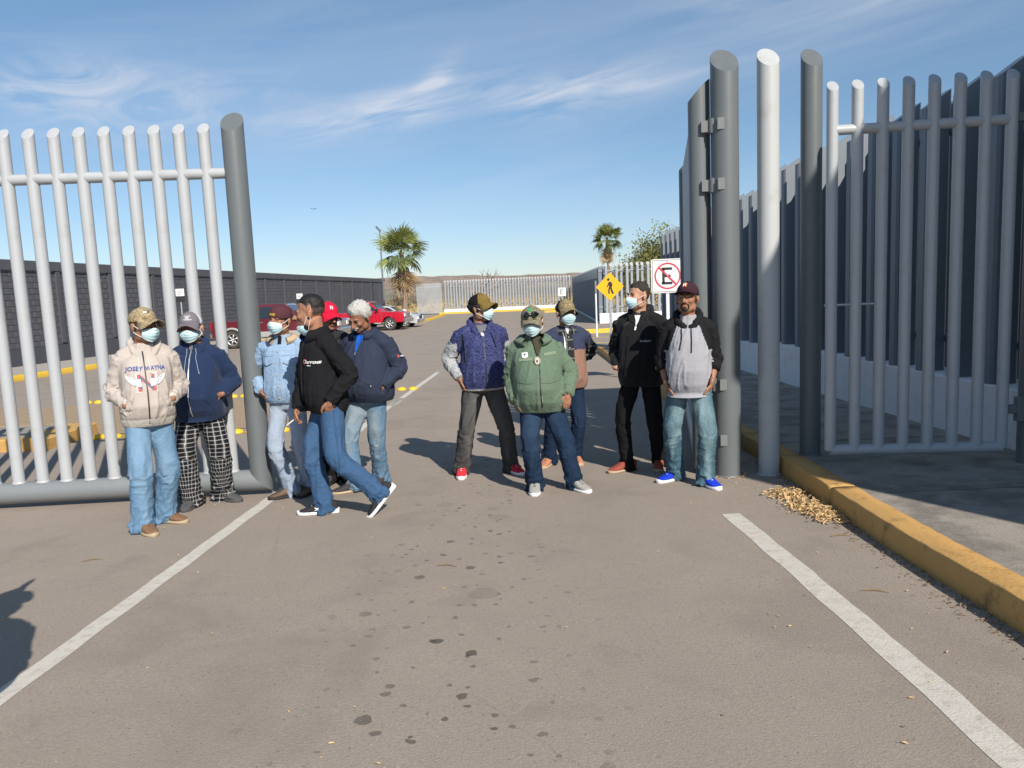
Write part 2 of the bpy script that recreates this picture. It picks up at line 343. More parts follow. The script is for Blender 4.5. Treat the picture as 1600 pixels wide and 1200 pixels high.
# ---- left: island corner, kerb and pavement along the block wall
def wx(y): return -16.35 + (y - 24.5) * .073
isl = empty('yellow_kerb_island', (-9, 10.4, 0), 'raised island end with yellow sides beside the left gate leaf', 'kerb')
b = MB(); b.bbox((0, 0, zg(10.4) + .06), (2.98, .62, .11), .02); b.obj('island_border', M_YEL, isl)
b = MB(); b.box((-.12, 0, zg(10.4) + .166), (2.72, .48, .012)); b.obj('island_top', M_SIDE, isl)
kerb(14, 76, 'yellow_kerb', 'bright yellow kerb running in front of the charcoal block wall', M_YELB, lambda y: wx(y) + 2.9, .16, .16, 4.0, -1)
b = MB(); b.add([(wx(10) - 1, 10, 0), (wx(10) + 2.74, 10, 0), (wx(90) + 2.74, 90, 0), (wx(90) - 1, 90, 0)], [(0, 1, 2, 3)])
tag(link('pavement', drape(b, .15), None, mat('pale_pavement', (.38, .35, .31), rough=.9, var=.12, scale=1)), kind='structure')
# ---- charcoal block wall
wall = empty('block_wall', (wx(24), 24, 0), 'long charcoal painted block wall with capping beam on the left', 'wall')
wd = Vector((.073, 1, 0)).normalized(); wn = Vector((1, -.073, 0)).normalized(); WR = np.array([[wn.x, wd.x, 0], [wn.y, wd.y, 0], [0, 0, 1.0]])
def wpt(y, off, z): return np.array([wx(y) + off * wn.x - wall.location.x, y + off * wn.y - 24, z])
Y0, Y1 = 8, 78
def wseg(off, z0, z1, th, m_, name):
    b = MB(); b.box((wpt(Y0, off, 0) + wpt(Y1, off, 0)) / 2 + np.array([0, 0, (z0 + z1) / 2]), (th, (Y1 - Y0) / 2 * 1.0027, (z1 - z0) / 2), WR); return b.obj(name, m_, wall)
wseg(-.13, -.5, 3.1, .10, M_BLOCKD, 'wall_core'); wseg(.0, -.5, .52, .075, M_BLOCKD, 'plinth'); wseg(-.02, 3.13, 3.45, .13, M_BLOCK, 'capping_beam')
pil = MB(); pil.box((0, 0, 1.86), (.055, .11, 1.27), WR); pme = pil.mesh('pilaster'); pme.materials.append(M_BLOCK)
for y in np.arange(Y0 + .6, Y1, 3.2):
    o = link('pilaster', pme, wall); o.location = Vector(wpt(y, .035, 0))
blk = MB(); blk.bbox((0, 0, 0), (.05, .194, .095), .006, WR); bme = blk.mesh('block'); bme.materials.append(M_BLOCK)
rest = MB(); cnt = 0
cells = [(y, r) for y in np.arange(Y0, Y1, .4) for r in range(13)]
cells.sort(key=lambda c: (0 if c[0] >= 24.0 else 1, c[0]))
bv = np.array([v.co[:] for v in bme.vertices]); bf = [tuple(p.vertices) for p in bme.polygons]
for y, r in cells:
    p = wpt(y + (.2 if r % 2 else 0), -.018 + random.uniform(-.006, .006), .62 + r * .2)
    if cnt < 300: o = link('block', bme, wall); o.location = Vector(p); cnt += 1
    else: rest.add(bv + p, bf)
tag(rest.obj('far_blocks', M_BLOCK, wall), kind='stuff')
# thin white marker poles against the wall
def signpost(name, label, cat, pos, w_, h_, zc, face, rows, polem, poler=.03, dark=False, group=None):
    r = empty(name, pos, label, cat, group)
    b = MB(); b.tube([(0, 0, -.1), (0, 0, zc - pos[2] + h_ * .3)], poler, 8); b.obj('pole', polem, r)
    rows(r, zc - pos[2])
    return r
M_SIGNW = mat('sign_white', (.78, .78, .76), rough=.5, var=.03); M_SIGNK = mat('sign_black', (.03, .03, .035), rough=.5, var=.05)
M_SIGNR = mat('sign_red', (.62, .05, .09), rough=.5, var=.05); M_SIGNY = mat('sign_yellow', (.85, .46, .015), rough=.45, var=.04)
M_GALV = mat('galvanised_steel', (.45, .46, .47), rough=.45, var=.1, metal=.5)
def rplate(b, w_, h_, c, y, r=.05, mi=0, t=.006):
    """rounded rectangular plate in the xz plane"""
    pts = []
    for cx, cz, a0 in ((w_ / 2 - r, h_ / 2 - r, 0), (-w_ / 2 + r, h_ / 2 - r, 90), (-w_ / 2 + r, -h_ / 2 + r, 180), (w_ / 2 - r, -h_ / 2 + r, 270)):
        for a in range(0, 91, 30): pts.append((c[0] + cx + r * math.cos(rad(a + a0)), c[1] + cz + r * math.sin(rad(a + a0))))
    b.loft([[(x, y - t / 2, z) for x, z in pts], [(x, y + t / 2, z) for x, z in pts]], mi)
def ringz(b, c, ro, ri, y, n=40, mi=0, t=.004):
    a = np.linspace(0, 2 * np.pi, n, endpoint=False); o = np.stack([c[0] + ro * np.cos(a), np.full(n, y - t), c[1] + ro * np.sin(a)], 1); i = np.stack([c[0] + ri * np.cos(a), np.full(n, y - t), c[1] + ri * np.sin(a)], 1)
    o2 = o + [0, t, 0]; i2 = i + [0, t, 0]; b.grid(np.stack([i2, i, o, o2, i2]).transpose(0, 1, 2), mi, closed=True)
def barz(b, p0, p1, wd_, y, mi=0, t=.004):
    d = np.array(p1, float) - p0; L = np.linalg.norm(d); d /= L; R = np.array([[d[0], 0, -d[1]], [0, 1, 0], [d[1], 0, d[0]]]); c = (np.array(p0) + p1) / 2
    b.box((c[0], y - t / 2, c[1]), (L / 2, t / 2, wd_ / 2), R, mi)
def sign_E(loc, zc, s, no, name, label, rz=0.0, two=False):
    r = empty(name, loc, label, 'road sign', None, rz)
    b = MB(); b.bbox((0, .03, (zc - loc[2] + s * .3) / 2 - .05), (.03, .02, (zc - loc[2] + s * .3) / 2 + .05), .004); b.obj('pole', M_SIGNW if no else M_GALV, r)
    z = zc - loc[2]; b = MB(); rplate(b, s, s * 1.03, (0, z), 0, s * .06); b.obj('sign_plate', M_SIGNW, r)
    b = MB(); q = s * .97; 
    for i, (x0, x1, h) in enumerate(((-.5, .5, .5),)):
        for p0, p1 in (((-.46, .475), (.46, .475)), ((-.46, -.475), (.46, -.475)), ((-.46, -.47), (-.46, .47)), ((.46, -.47), (.46, .47))):
            barz(b, np.array(p0) * s + [0, z], np.array(p1) * s + [0, z], s * .012, -.004, 0, .002)
    b.obj('sign_border', M_SIGNK, r)
    b = MB(); k = s * (.23 if no else .27)
    for p0, p1 in (((-.55, -.95), (-.55, .95)), ((-.78, .95), (.62, .95)), ((-.55, 0), (.4, 0)), ((-.78, -.95), (.62, -.95))):
        barz(b, np.array(p0) * k + [0, z], np.array(p1) * k + [0, z], s * .075, -.0035 - .0004 * abs(p0[1]), 0, .003)
    b.obj('letter_e', M_SIGNK, r)
    if no:
        b = MB(); ringz(b, (0, z), s * .40, s * .355, -.004, 48, 0, .004); barz(b, np.array((-.27, .27)) * s + [0, z], np.array((.27, -.27)) * s + [0, z], s * .05, -.0075, 0, .003); b.obj('red_ring_and_slash', M_SIGNR, r)
        for zb_ in (0, s * .44): b = MB(); b.ell((0, -.009, z + zb_), (.012, .007, .012), None, 8, 6); b.obj('bolt', M_GALV, r)
    return r
p = D(1043, 431, 14.2); sign_E((p.x, 14.2, zg(14.2)), p.z, .60, True, 'no_parking_sign', 'white square no parking sign, crossed out letter E in red ring')
p = D(878, 456, 42); sign_E((p.x, 42, zg(42)), p.z, .45, False, 'parking_sign', 'small white parking sign with letter E at far fence corner')
for px, py, y, lab in ((281, 457, 27.5, 'small white notice sign before block wall, left of red tail light'), (468, 463, 38, 'small white notice sign behind the dark red pickup cab')):
    p = D(px, py, y); r = empty('notice_sign', (p.x, y, zg(y)), lab, 'sign')
    b = MB(); b.tube([(0, 0.02, 0), (0, .02, p.z - zg(y))], .025, 8); b.obj('pole', M_GALV, r)
    z = p.z - zg(y); b = MB(); b.bbox((0, 0, z), (.15, .01, .13), .005); b.obj('sign_plate', M_SIGNW, r)
    b = MB()
    for k in range(3): barz(b, (-.11, z + .06 - k * .06), (.11 - .03 * k, z + .06 - k * .06), .018, -.011)
    b.obj('printed_lines', mat('print_grey', (.25, .25, .27)), r)
    b = MB(); b.bbox((0, .005, z - .24), (.15, .01, .10), .005); b.obj('lower_plate', M_SIGNK, r)
# pedestrian warning diamond
p = D(953, 448, 21.5); r = empty('pedestrian_sign', (p.x, 21.5, zg(21.5) + .15), 'yellow diamond pedestrian warning sign with black walking figure', 'road sign')
z = p.z - zg(21.5) - .15; b = MB(); b.bbox((0, .03, (z + .2) / 2 - .1), (.032, .02, (z + .2) / 2 + .1), .004); b.obj('pole', M_GALV, r)
b = MB(); q = .375; rr_ = .04; pts = []
for a0 in (0, 90, 180, 270):
    c = np.array([math.cos(rad(a0)), math.sin(rad(a0))]) * (q - rr_ * 1.0)
    for a in (-30, -10, 10, 30): pts.append(c + rr_ * np.array([math.cos(rad(a0 + a)), math.sin(rad(a0 + a))]))
b.loft([[(x, -.004, z + h) for x, h in pts], [(x, .004, z + h) for x, h in pts]]); b.obj('sign_plate', M_SIGNY, r)
b = MB(); cz = z
def fig(pts_, wd_):
    for a_, c_ in zip(pts_[:-1], pts_[1:]): barz(b, np.array(a_) * .375 + [0, cz], np.array(c_) * .375 + [0, cz], wd_, -.0055 - random.random() * .001)
rplate(b, .075, .075, (-.04, cz + .2), -.0065, .036)
fig([(-.02, .36), (.05, .02)], .075); fig([(-.05, .32), (-.17, .05), (-.2, -.02)], .03); fig([(.05, .34), (.16, .16), (.1, .0)], .03)
fig([(.03, .04), (.1, -.22), (.22, -.52)], .05); fig([(0, .04), (-.08, -.2), (-.08, -.5)], .04); b.obj('walking_figure', M_SIGNK, r)
# edge-on marker pole beside it
p = D(932, 500, 31); r = empty('marker_pole', (p.x, 31, zg(31)), 'thin white pole with dark tip left of the yellow diamond sign', 'pole')
b = MB(); b.tube([(0, 0, 0), (0, 0, 1.75)], .035, 8); b.obj('pole', M_SIGNW, r); b = MB(); b.bbox((0, 0, 2.0), (.02, .14, .24), .01); b.obj('sign_plate', M_GALV, r)
# ================================================================== PIPE GATES AND FENCES
def pipe(b, x, y, z0, z1, r, away=(0, 1), slope=1.0, n=20, mi=0):
    th = np.linspace(0, 2 * np.pi, n, endpoint=False); c, s_ = np.cos(th) * r, np.sin(th) * r
    top = z1 + slope * (c * away[0] + s_ * away[1]); lo = np.stack([x + c, y + s_, np.full(n, z0)], 1); hi = np.stack([x + c, y + s_, top], 1)
    b.loft([lo, hi], mi); 
    # cap seam rim
    k = .985; b.loft([np.stack([x + c * k, y + s_ * k, top + .001], 1), np.stack([x + c * .95, y + s_ * .95, top + .004 + 0 * c], 1), np.stack([x + c * .2, y + s_ * .2, z1 + slope * .2 * (c * away[0] + s_ * away[1]) + .005], 1)], mi, cap=True)
def smooth_by_angle(o, a=35):
    me = o.data; me.shade_smooth(); me.set_sharp_from_angle(angle=rad(a)); return o
def ax_tube(b, p0, p1, r, n=18): b.tube([p0, p1], r, n)
def gate_leaf(root, n_pick, pitch, first, ztop, zrail, L, sgn, thick=.095, away=(0, 1), post2=True, mirror_post=True):
    """leaf in local space along x; x=0 is the visible thick post, pickets run towards sgn*x"""
    zb = .14
    for k, xx in enumerate((0, sgn * L)):
        if k and not post2: break
        b = MB(); th = np.linspace(0, 2 * np.pi, 28, endpoint=False); c, s_ = np.cos(th) * thick, np.sin(th) * thick
        dirn = sgn if k == 0 else -sgn
        # mitred foot: outer side reaches lower
        lo = np.stack([xx + c, s_, zb - .0 + dirn * c], 1); hi = np.stack([xx + c, s_, ztop + .02 + (c * away[0] + s_ * away[1])], 1)
        b.loft([lo, hi]); smooth_by_angle(b.obj('end_post', M_POST, root))
    b = MB(); th = np.linspace(0, 2 * np.pi, 28, endpoint=False); c, s_ = np.cos(th) * thick * .997, np.sin(th) * thick * .997
    e0 = np.stack([sgn * c, s_, zb + c], 1); e1 = np.stack([sgn * L - sgn * c, s_, zb + c], 1)
    b.loft([e0, e1] if sgn < 0 else [e1, e0]); smooth_by_angle(b.obj('bottom_pipe', M_POST if sgn > 0 else M_BOT, root))
    b = MB(); ax_tube(b, (0, 0, zrail), (sgn * L, 0, zrail), .046); smooth_by_angle(b.obj('top_rail', M_PIPE, root))
    b = MB(); pipe(b, 0, 0, zb + thick * .8, ztop - .03, .05, away, 1.0); me = b.mesh('picket'); me.materials.append(M_PIPE); me.shade_smooth(); me.set_sharp_from_angle(angle=rad(35))
    b = MB(); b.tube([(0, 0, 0), (0, 0, .018)], [.058, .051], 16); wme = b.mesh('weld_collar'); wme.materials.append(M_PIPE)
    for i in range(n_pick):
        o = link('picket', me, root); o.location = (sgn * (first + i * pitch), 0, 0)
        w_ = link('weld_collar', wme, o); w_.location = (0, 0, zb + thick * .93)
M_BOT = mat('mid_grey_gate_paint', (.20, .215, .225), rough=.42, var=.06, scale=3, bump=.06, bscale=10, spec=.5, dirt=((.34, .31, .27), 3, .55, .8, .4))
pe = D(363, 200, 6.85); lx = pe.x
leaf = empty('gate_leaf', (lx, 6.85, zg(6.85)), 'open left gate leaf of light grey pickets, dark bottom pipe, behind two men', 'gate', 'gate leaves', rad(180 - 180) )
leaf.rotation_euler.z = math.atan2(-(6.72 - 6.85), 2.3)
leaf.rotation_euler.z = rad(-(-3.2))
pk0 = lx - D(318, 200, 6.85).x
gate_leaf(leaf, 20, .2085, -pk0 if pk0 < 0 else pk0, 3.27, 2.86, 4.35, -1)
# right leaf swung away from the camera
hx, hy = 1.74, 6.98; ex, ey = D(1071, 262, 11.1).x, 11.1
leaf2 = empty('gate_leaf', (hx, hy, zg(9)), 'swung back right gate leaf seen edge on beside the thick dark post', 'gate', 'gate leaves')
leaf2.rotation_euler.z = math.atan2(ey - hy, ex - hx)
gate_leaf(leaf2, 19, .2085, .26, 3.42, 3.0, 4.15, 1, away=(0, -1))
leaf2['label'] = 'swung back right gate leaf seen edge on beside the thick dark post'
M_HINGE = mat('hinge_metal', (.20, .21, .205), rough=.5, var=.12, scale=9, bump=.2)
for zc in (2.86, .62):
    h = MB(); h.tube([(-.12, -.12, zc + .25 - .06), (-.12, -.12, zc + .25 + .06)], .05, 16); h.tube([(-.12, -.12, zc - .25 - .06), (-.12, -.12, zc - .25 + .06)], .05, 16)
    h.tube([(-.12, -.12, zc - .25), (-.12, -.12, zc + .25)], .022, 12)
    for s_ in (-.25, .25): h.bbox((-.10, -.06, zc + s_), (.03, .05, .05), .004); h.bbox((-.17, -.17, zc + s_), (.05, .03, .05), .004)
    smooth_by_angle(h.obj('hinge', M_HINGE, leaf2))
# the standing posts
def post(px, pyb, name, label, r, ztop, m_, zoff=0.0):
    q = G(px, pyb, zoff); root = MB(); x, y = q.x, q.y + r
    pipe(root, 0, 0, -.15, ztop - q.z, r, (0, 1), 1.0, 40)
    root.tube([(0, 0, -.02), (0, 0, .012)], [r * 1.25, r * 1.06], 24)
    o = smooth_by_angle(root.obj(name, m_)); o.location = (x, y, q.z); tag(o, label, 'post', 'tall mitred pipe posts at the gate opening'); return o
post(1143, 746, 'gate_post', 'thickest dark grey pipe post, immediately right of man in raglan hoodie', .118, 3.62, M_POST)
post(1207, 744, 'gate_post', 'pale white grey pipe post, middle of the three tall posts', .092, 3.62, M_PIPE2)
P3_ = D(1267, 400, 6.92); o_ = post(1266, 722, 'gate_post', 'dark slim pipe post standing right behind the yellow kerb', .09, 3.60, M_POST, .2); o_.location = (P3_.x, 6.92, .145); o_.scale.z = (D(1267, 86, 6.92).z - .145) / (3.60 - .2)
# pedestrian gate
pg0 = D(1297, 690, 6.33); pg1 = D(1564, 685, 6.18)
pg = empty('pedestrian_gate', (pg0.x, 6.33, .2), 'narrow closed picket gate over the right sidewalk in shade', 'gate')
pg.rotation_euler.z = math.atan2(6.18 - 6.33, pg1.x - pg0.x); Lp = math.hypot(pg1.x - pg0.x, .15)
b = MB(); pipe(b, 0, 0, .11, 3.05, .045, (0, 1)); me = b.mesh('picket'); me.materials.append(M_PIPE); me.shade_smooth(); me.set_sharp_from_angle(angle=rad(35))
for i in range(8): o = link('picket', me, pg); o.location = (Lp * i / 7, 0, 0)
b = MB(); ax_tube(b, (-.0, 0, .11), (Lp, 0, .11), .045); smooth_by_angle(b.obj('bottom_rail', M_PIPE, pg))
b = MB(); ax_tube(b, (0, 0, D(1440, 195, 6.25).z - .2), (Lp, 0, D(1440, 195, 6.25).z - .2), .04); smooth_by_angle(b.obj('top_rail', M_PIPE, pg))
b = MB(); b.tube([(-.06, -.02, 1.32), (.34, -.02, 1.32)], .009, 8); b.tube([(.0, -.03, 1.29), (.0, -.03, 1.35)], .014, 8); b.obj('slide_bolt', M_GALV, pg)
for zc in (.42, 2.72):
    b = MB(); b.bbox((Lp + .09, 0, zc), (.05, .03, .035), .005); b.bbox((Lp + .135, 0, zc), (.03, .04, .10), .006); b.obj('hinge', M_POST, pg)
hp = MB(); pipe(hp, 0, 0, -.1, 3.32, .09, (0, 1), 1.0, 32); o = smooth_by_angle(hp.obj('hinge_post', M_POST)); o.location = (pg1.x + .245, 6.2, .2)
tag(o, 'dark hinge post at the far right edge carrying the pedestrian gate', 'post')
# bar fences on low white walls
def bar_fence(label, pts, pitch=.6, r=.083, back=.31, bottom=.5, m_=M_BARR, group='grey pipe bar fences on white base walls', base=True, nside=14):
    """pts: list of (x0,y0,x1,y1,ztop,zbase,zground) straight runs; normal = left of direction is the front"""
    x0, y0 = pts[0][:2]; root = empty('bar_fence', (x0, y0, pts[0][6]), label, 'fence', group)
    for (xa, ya, xb, yb, zt, zb, zgr) in pts:
        d = Vector((xb - xa, yb - ya)); L = d.length; d /= L; nf = Vector((-d.y, d.x))   # front side
        off = Vector((xa - x0, ya - y0)); z0 = pts[0][6]
        b = MB(); hw, hd, k_ = .078, .13, .025; oc = [(hw, -hd + k_), (hw, hd - k_), (hw - k_, hd), (-hw + k_, hd), (-hw, hd - k_), (-hw, -hd + k_), (-hw + k_, -hd), (hw - k_, -hd)]
        b.loft([[(d.x * u_ + nf.x * v_, d.y * u_ + nf.y * v_, z_ - (v_ * .7 if top_ else 0)) for u_, v_ in oc] for z_, top_ in ((zb - z0 - .04, 0), (zt - z0, 1))]); b.mi[-1] = 1; me = b.mesh('bar'); me.materials.append(m_); me.materials.append(M_PIPE2)  # cap face takes a paler paint, standing in for sun on the tops
        n = int(L / pitch)
        for i in range(n + 1):
            for row in (0, 1):
                s_ = i * pitch + (pitch / 2 if row else 0) + .08
                if s_ > L: continue
                q = off + d * s_ - nf * (.14 + row * back); o = link('bar', me, root); o.location = (q.x, q.y, 0)
        # two tie rails between the rows
        for zr in (zb + .35, zt - .35):
            a_ = off - nf * (.14 + back / 2); c_ = a_ + d * L; b = MB(); ax_tube(b, (a_.x, a_.y, zr - z0), (c_.x, c_.y, zr - z0), .035, 10); smooth_by_angle(b.obj('tie_rail', m_, root))
        if base:
            w2 = .14 + back + .14; m2 = off + d * (L / 2) - nf * (w2 / 2); R = np.array([[d.x, nf.x, 0], [d.y, nf.y, 0], [0, 0, 1.0]])
            b = MB(); b.bbox((m2.x, m2.y, (zb - z0 + zgr - .4 - z0) / 2), (L / 2 - .002, w2 / 2, (zb - zgr + .4) / 2), .012, R); b.obj('base_wall', M_WHITEW, root)
    return root
bar_fence('tall near fence of dark shaded bars on stepped white base along the right sidewalk', [(4.45, 2.9, 4.45, 13.6, 3.56, .69, 0), (4.45, 13.6, 4.45, 18.2, 3.36, .60, -.1), (4.45, 18.2, 4.45, 22.6, 3.2, .48, -.2)], m_=M_BAR_SHADE)
c1_ = D(937, 500, 44.6)
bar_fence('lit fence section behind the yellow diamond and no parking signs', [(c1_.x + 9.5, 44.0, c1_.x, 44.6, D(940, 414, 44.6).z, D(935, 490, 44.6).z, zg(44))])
c2_ = D(893, 450, 82)
bar_fence('dark receding fence run at the far corner behind the small parking sign', [(c1_.x, 44.9, c2_.x, 81.5, D(892, 433, 82).z, D(892, 480, 82).z, -.36)], m_=M_BAR_SHADE)
c3_ = D(692, 450, 82)
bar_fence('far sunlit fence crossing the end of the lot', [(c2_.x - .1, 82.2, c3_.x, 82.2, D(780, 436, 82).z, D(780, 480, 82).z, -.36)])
# far sliding gate of thin verticals
q0, q1 = D(652, 470, 80.5), D(690, 470, 80.5); fg = empty('far_gate', (q0.x, 80.5, -.36), 'far light grey gate panel of thin verticals beside palm tree', 'gate')
Lg = q1.x - q0.x; zt_ = D(670, 443, 80.5).z + .36; b = MB(); b.box((0, 0, zt_ / 2 + .05), (.032, .03, zt_ / 2 - .1)); me = b.mesh('upright'); me.materials.append(M_PIPE)
for i in range(23): o = link('upright', me, fg); o.location = (Lg * i / 22, 0, 0)
for zr in (.15, zt_ - .35, zt_ - .05): b = MB(); b.box((Lg / 2, .01, zr), (Lg / 2, .03, .035)); b.obj('rail', M_PIPE, fg)
# far kerbs
kerb_far = lambda pts, name, lab: None
def far_kerb(pts, lab):
    root = empty('yellow_kerb', (pts[0][0], pts[0][1], zg(pts[0][1])), lab, 'kerb')
    for (xa, ya), (xb, yb) in zip(pts[:-1], pts[1:]):
        d = Vector((xb - xa, yb - ya)); L = d.length; d /= L; R = np.array([[d.x, -d.y, 0], [d.y, d.x, 0], [0, 0, 1.0]]); b = MB()
        b.bbox(((xa + xb) / 2 - pts[0][0], (ya + yb) / 2 - pts[0][1], .07), (L / 2, .12, .11), .02, R); b.obj('kerb_segment', M_YELB, root)
far_kerb([(c3_.x - .3, 79.5), (-2, 79.4), (2, 79.4), (c2_.x - .8, 79.4)], 'far yellow kerb at the foot of the far sunlit fence')
a_ = [G(640, 507), G(662, 503), G(680, 498), G(694, 493)]; far_kerb([(v.x, v.y) for v in a_], 'curved yellow kerb beside the silver car')
far_kerb([(2.9, 34.0), (5.0, 34.2), (7.0, 34.5), (9.5, 35)], 'yellow kerb strip behind the yellow diamond sign')
a_ = G(848, 487), G(884, 487); far_kerb([(a_[0].x, 70), (a_[1].x, 70)], 'short raised yellow kerb near small parking sign')
# dome studs
M_STUD = mat('yellow_stud', (.80, .50, .03), rough=.5, var=.1)
sb = MB(); th = np.linspace(0, 2 * np.pi, 14, endpoint=False); sb.loft([np.stack([np.cos(th) * r_, np.sin(th) * r_, np.full(14, z_)], 1) for r_, z_ in ((.095, 0), (.092, .02), (.07, .045), (.035, .058), (.01, .06))]); sme = sb.mesh('road_stud'); sme.materials.append(M_STUD); sme.shade_smooth()
ORD = 'first second third fourth fifth sixth seventh eighth ninth tenth eleventh twelfth thirteenth fourteenth fifteenth sixteenth seventeenth eighteenth nineteenth twentieth'.split(); ORD += ['twenty ' + q_ for q_ in ORD[:9]] + ['thirtieth']
for i in range(17):
    o = link('road_stud', sme); x = -6.0 + i * .215; o.location = (x, 10.62 - .03 * i * .2, zg(10.6)); tag(o, ORD[16 - i] + ' yellow dome stud from the right end of the nearer stud row', 'road stud', 'nearer row of yellow road studs')
for i in range(30):
    o = link('road_stud', sme); x = -8.4 + i * .222; o.location = (x, 15.1, zg(15.1)); tag(o, ORD[29 - i] + ' yellow dome stud from the right end of the farther stud row', 'road stud', 'farther row of yellow road studs')
# unseen building added to shade the posts; roof gap lets light patches through
M_STUC = mat('beige_stucco', (.42, .38, .32), rough=.95, var=.1, scale=2, bump=.3)
gb = empty('unseen_shade_building', (8.0, 2.9, 0), 'unseen tall building added right of the frame to shade the small gate', 'building')
b = MB(); b.bbox((0, 0, 2.75), (3.0, 2.6, 2.95), .03); b.obj('wall', M_STUC, gb)
b = MB(); b.bbox((0, 0, 6.36), (3.02, 2.72, .26), .03); b.obj('roof', M_STUC, gb)
b = MB(); 
for sx in (-2.8, -.9, .9, 2.8):
    for sy in (-2.3, -.6, 1.0, 2.4): b.box((sx, sy, 5.9), (.1, .1, .24))
b.obj('roof_support', M_STUC, gb)
b = MB(); b.bbox((-3.0, -.6, 1.5), (.05, .7, .55), .01); wn_ = b.obj('window', M_POST, gb)
# ================================================================== HILLS
def hill(y, prof, col, name, depth, seed):
    xs = np.linspace(-2200, 2200, 500); b = MB(); rows = []
    for k, (dy, hf) in enumerate(((-depth, 0), (-depth * .7, .35), (-depth * .4, .7), (-depth * .15, .93), (0, 1), (depth * .4, .8), (depth, .2))):
        h = np.interp(xs, [p_[0] for p_ in prof], [p_[1] for p_ in prof]) * hf
        n_ = vnoise(np.stack([xs / 60, np.full_like(xs, k * 1.3), np.zeros_like(xs)], 1), seed) * 2.2 * min(1, hf * 2) + vnoise(np.stack([xs / 16, np.full_like(xs, k * 2.3), np.zeros_like(xs)], 1), seed + 3) * 1.0 * min(1, hf * 2)
        rows.append(np.stack([xs, np.full_like(xs, y + dy) + vnoise(np.stack([xs / 90, np.full_like(xs, k), xs * 0], 1), 5) * 20, h + n_ - .5], 1))
    b.grid(np.array(rows)); o = b.obj(name, mat('hill_' + name + str(seed), col, rough=1, var=.2, scale=.02, bump=.4, bscale=.4, dirt=((.13, .125, .09), .12, .46, .6, .75)), None, True); tag(o, kind='structure')
def hz(px, py, y): q = D(px, py, y); return (q.x, q.z)
hill(1150, [(-2200, 28), hz(560, 437, 1150), hz(630, 432, 1150), hz(700, 432, 1150), hz(790, 431, 1150), hz(850, 428, 1150), hz(930, 425, 1150), hz(1040, 424, 1150), (900, 20), (2200, 35)], (.33, .245, .19), 'hills', 260, 2)
hill(420, [(-2200, 6), hz(600, 452, 420), hz(640, 449, 420), hz(700, 452, 420), (300, 2.5), (2200, 6)], (.25, .21, .15), 'scrub_rise', 90, 6)
# ================================================================== TREES
def leafmat(n, c, v=.35): return mat(n, c, rough=.65, var=v, scale=2.5, spec=.3)
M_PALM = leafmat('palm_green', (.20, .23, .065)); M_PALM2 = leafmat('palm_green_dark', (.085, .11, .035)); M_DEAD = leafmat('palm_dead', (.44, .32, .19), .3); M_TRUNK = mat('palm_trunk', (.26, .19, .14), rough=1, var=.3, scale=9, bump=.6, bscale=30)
def fan_leaf(droop, R_=.55, pet=.6, n=15, spread=105):
    b = MB(); P = [(0, 0, 0), (0, pet * .5, -.02), (0, pet, -.06)]; b.tube(P, [.018, .014, .01], 5)
    for i in range(n):
        a = rad(-spread + 2 * spread * i / (n - 1)); L = R_ * (1 - .25 * (abs(a) / rad(spread)) ** 2) * random.uniform(.88, 1.08); dx, dy = math.sin(a), math.cos(a)
        px_, py_ = math.cos(a), -math.sin(a); wv = .058; q = []
        for t_, wf in ((0, .25), (.45, 1.0), (.8, .55), (1.0, .05)):
            z = -.06 - droop * (t_ ** 2) * L + (.02 if i % 2 else -.01); q.append(((dx * L * t_ - px_ * wv * wf), pet + dy * L * t_ - py_ * wv * wf, z)); q.append((dx * L * t_ + px_ * wv * wf, pet + dy * L * t_ + py_ * wv * wf, z + .02))
        b.add(q, [(0, 1, 3, 2), (2, 3, 5, 4), (4, 5, 7, 6)])
    return b
def palm(pos, zcrown, label, rt, s, seed, nfr=62, ndead=46):
    random.seed(seed); root = empty('palm_tree', pos, label, 'palm tree', 'fan palms'); h = zcrown - pos[2]
    b = MB(); ks = np.linspace(0, 1, 26); b.tube([(0.05 * math.sin(k * 3), 0, h * k) for k in ks], [rt * (1.15 - .25 * k) * (1.04 if i % 2 else .98) for i, k in enumerate(ks)], 14); b.obj('trunk', M_TRUNK, root, True)
    b = MB(); b.tube([(0, 0, -.05), (.01, 0, min(1.0, h * .18))], [rt * 1.19, rt * 1.13], 16); b.obj('whitewash', M_WHITEW, root, True)
    mes = []
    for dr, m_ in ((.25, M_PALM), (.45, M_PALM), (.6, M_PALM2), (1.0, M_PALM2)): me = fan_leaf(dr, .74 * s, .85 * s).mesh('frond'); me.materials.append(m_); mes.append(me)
    dm = []
    for dr in (1.3, 1.8): me = fan_leaf(dr, .7 * s, .75 * s, 11, 60).mesh('dead_frond'); me.materials.append(M_DEAD); dm.append(me)
    for i in range(nfr):
        e = rad(random.uniform(-40, 85) if i > 10 else random.uniform(55, 88)); a_ = random.uniform(0, 2 * math.pi)
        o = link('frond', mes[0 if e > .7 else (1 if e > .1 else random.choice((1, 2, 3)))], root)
        o.matrix_local = Matrix.Translation((0, 0, h + random.uniform(-.2, .15))) @ Matrix.Rotation(a_, 4, 'Z') @ Matrix.Rotation(e, 4, 'X') @ Matrix.Rotation(random.uniform(-.5, .5), 4, 'Y') @ Matrix.Scale(random.uniform(.85, 1.12), 4)
    for i in range(ndead):
        e = rad(random.uniform(-86, -55)); a_ = random.uniform(0, 2 * math.pi); o = link('dead_frond', random.choice(dm), root)
        o.matrix_local = Matrix.Translation((0, 0, h - random.uniform(.1, .62) * s)) @ Matrix.Rotation(a_, 4, 'Z') @ Matrix.Rotation(e, 4, 'X') @ Matrix.Scale(random.uniform(.8, 1.15), 4)
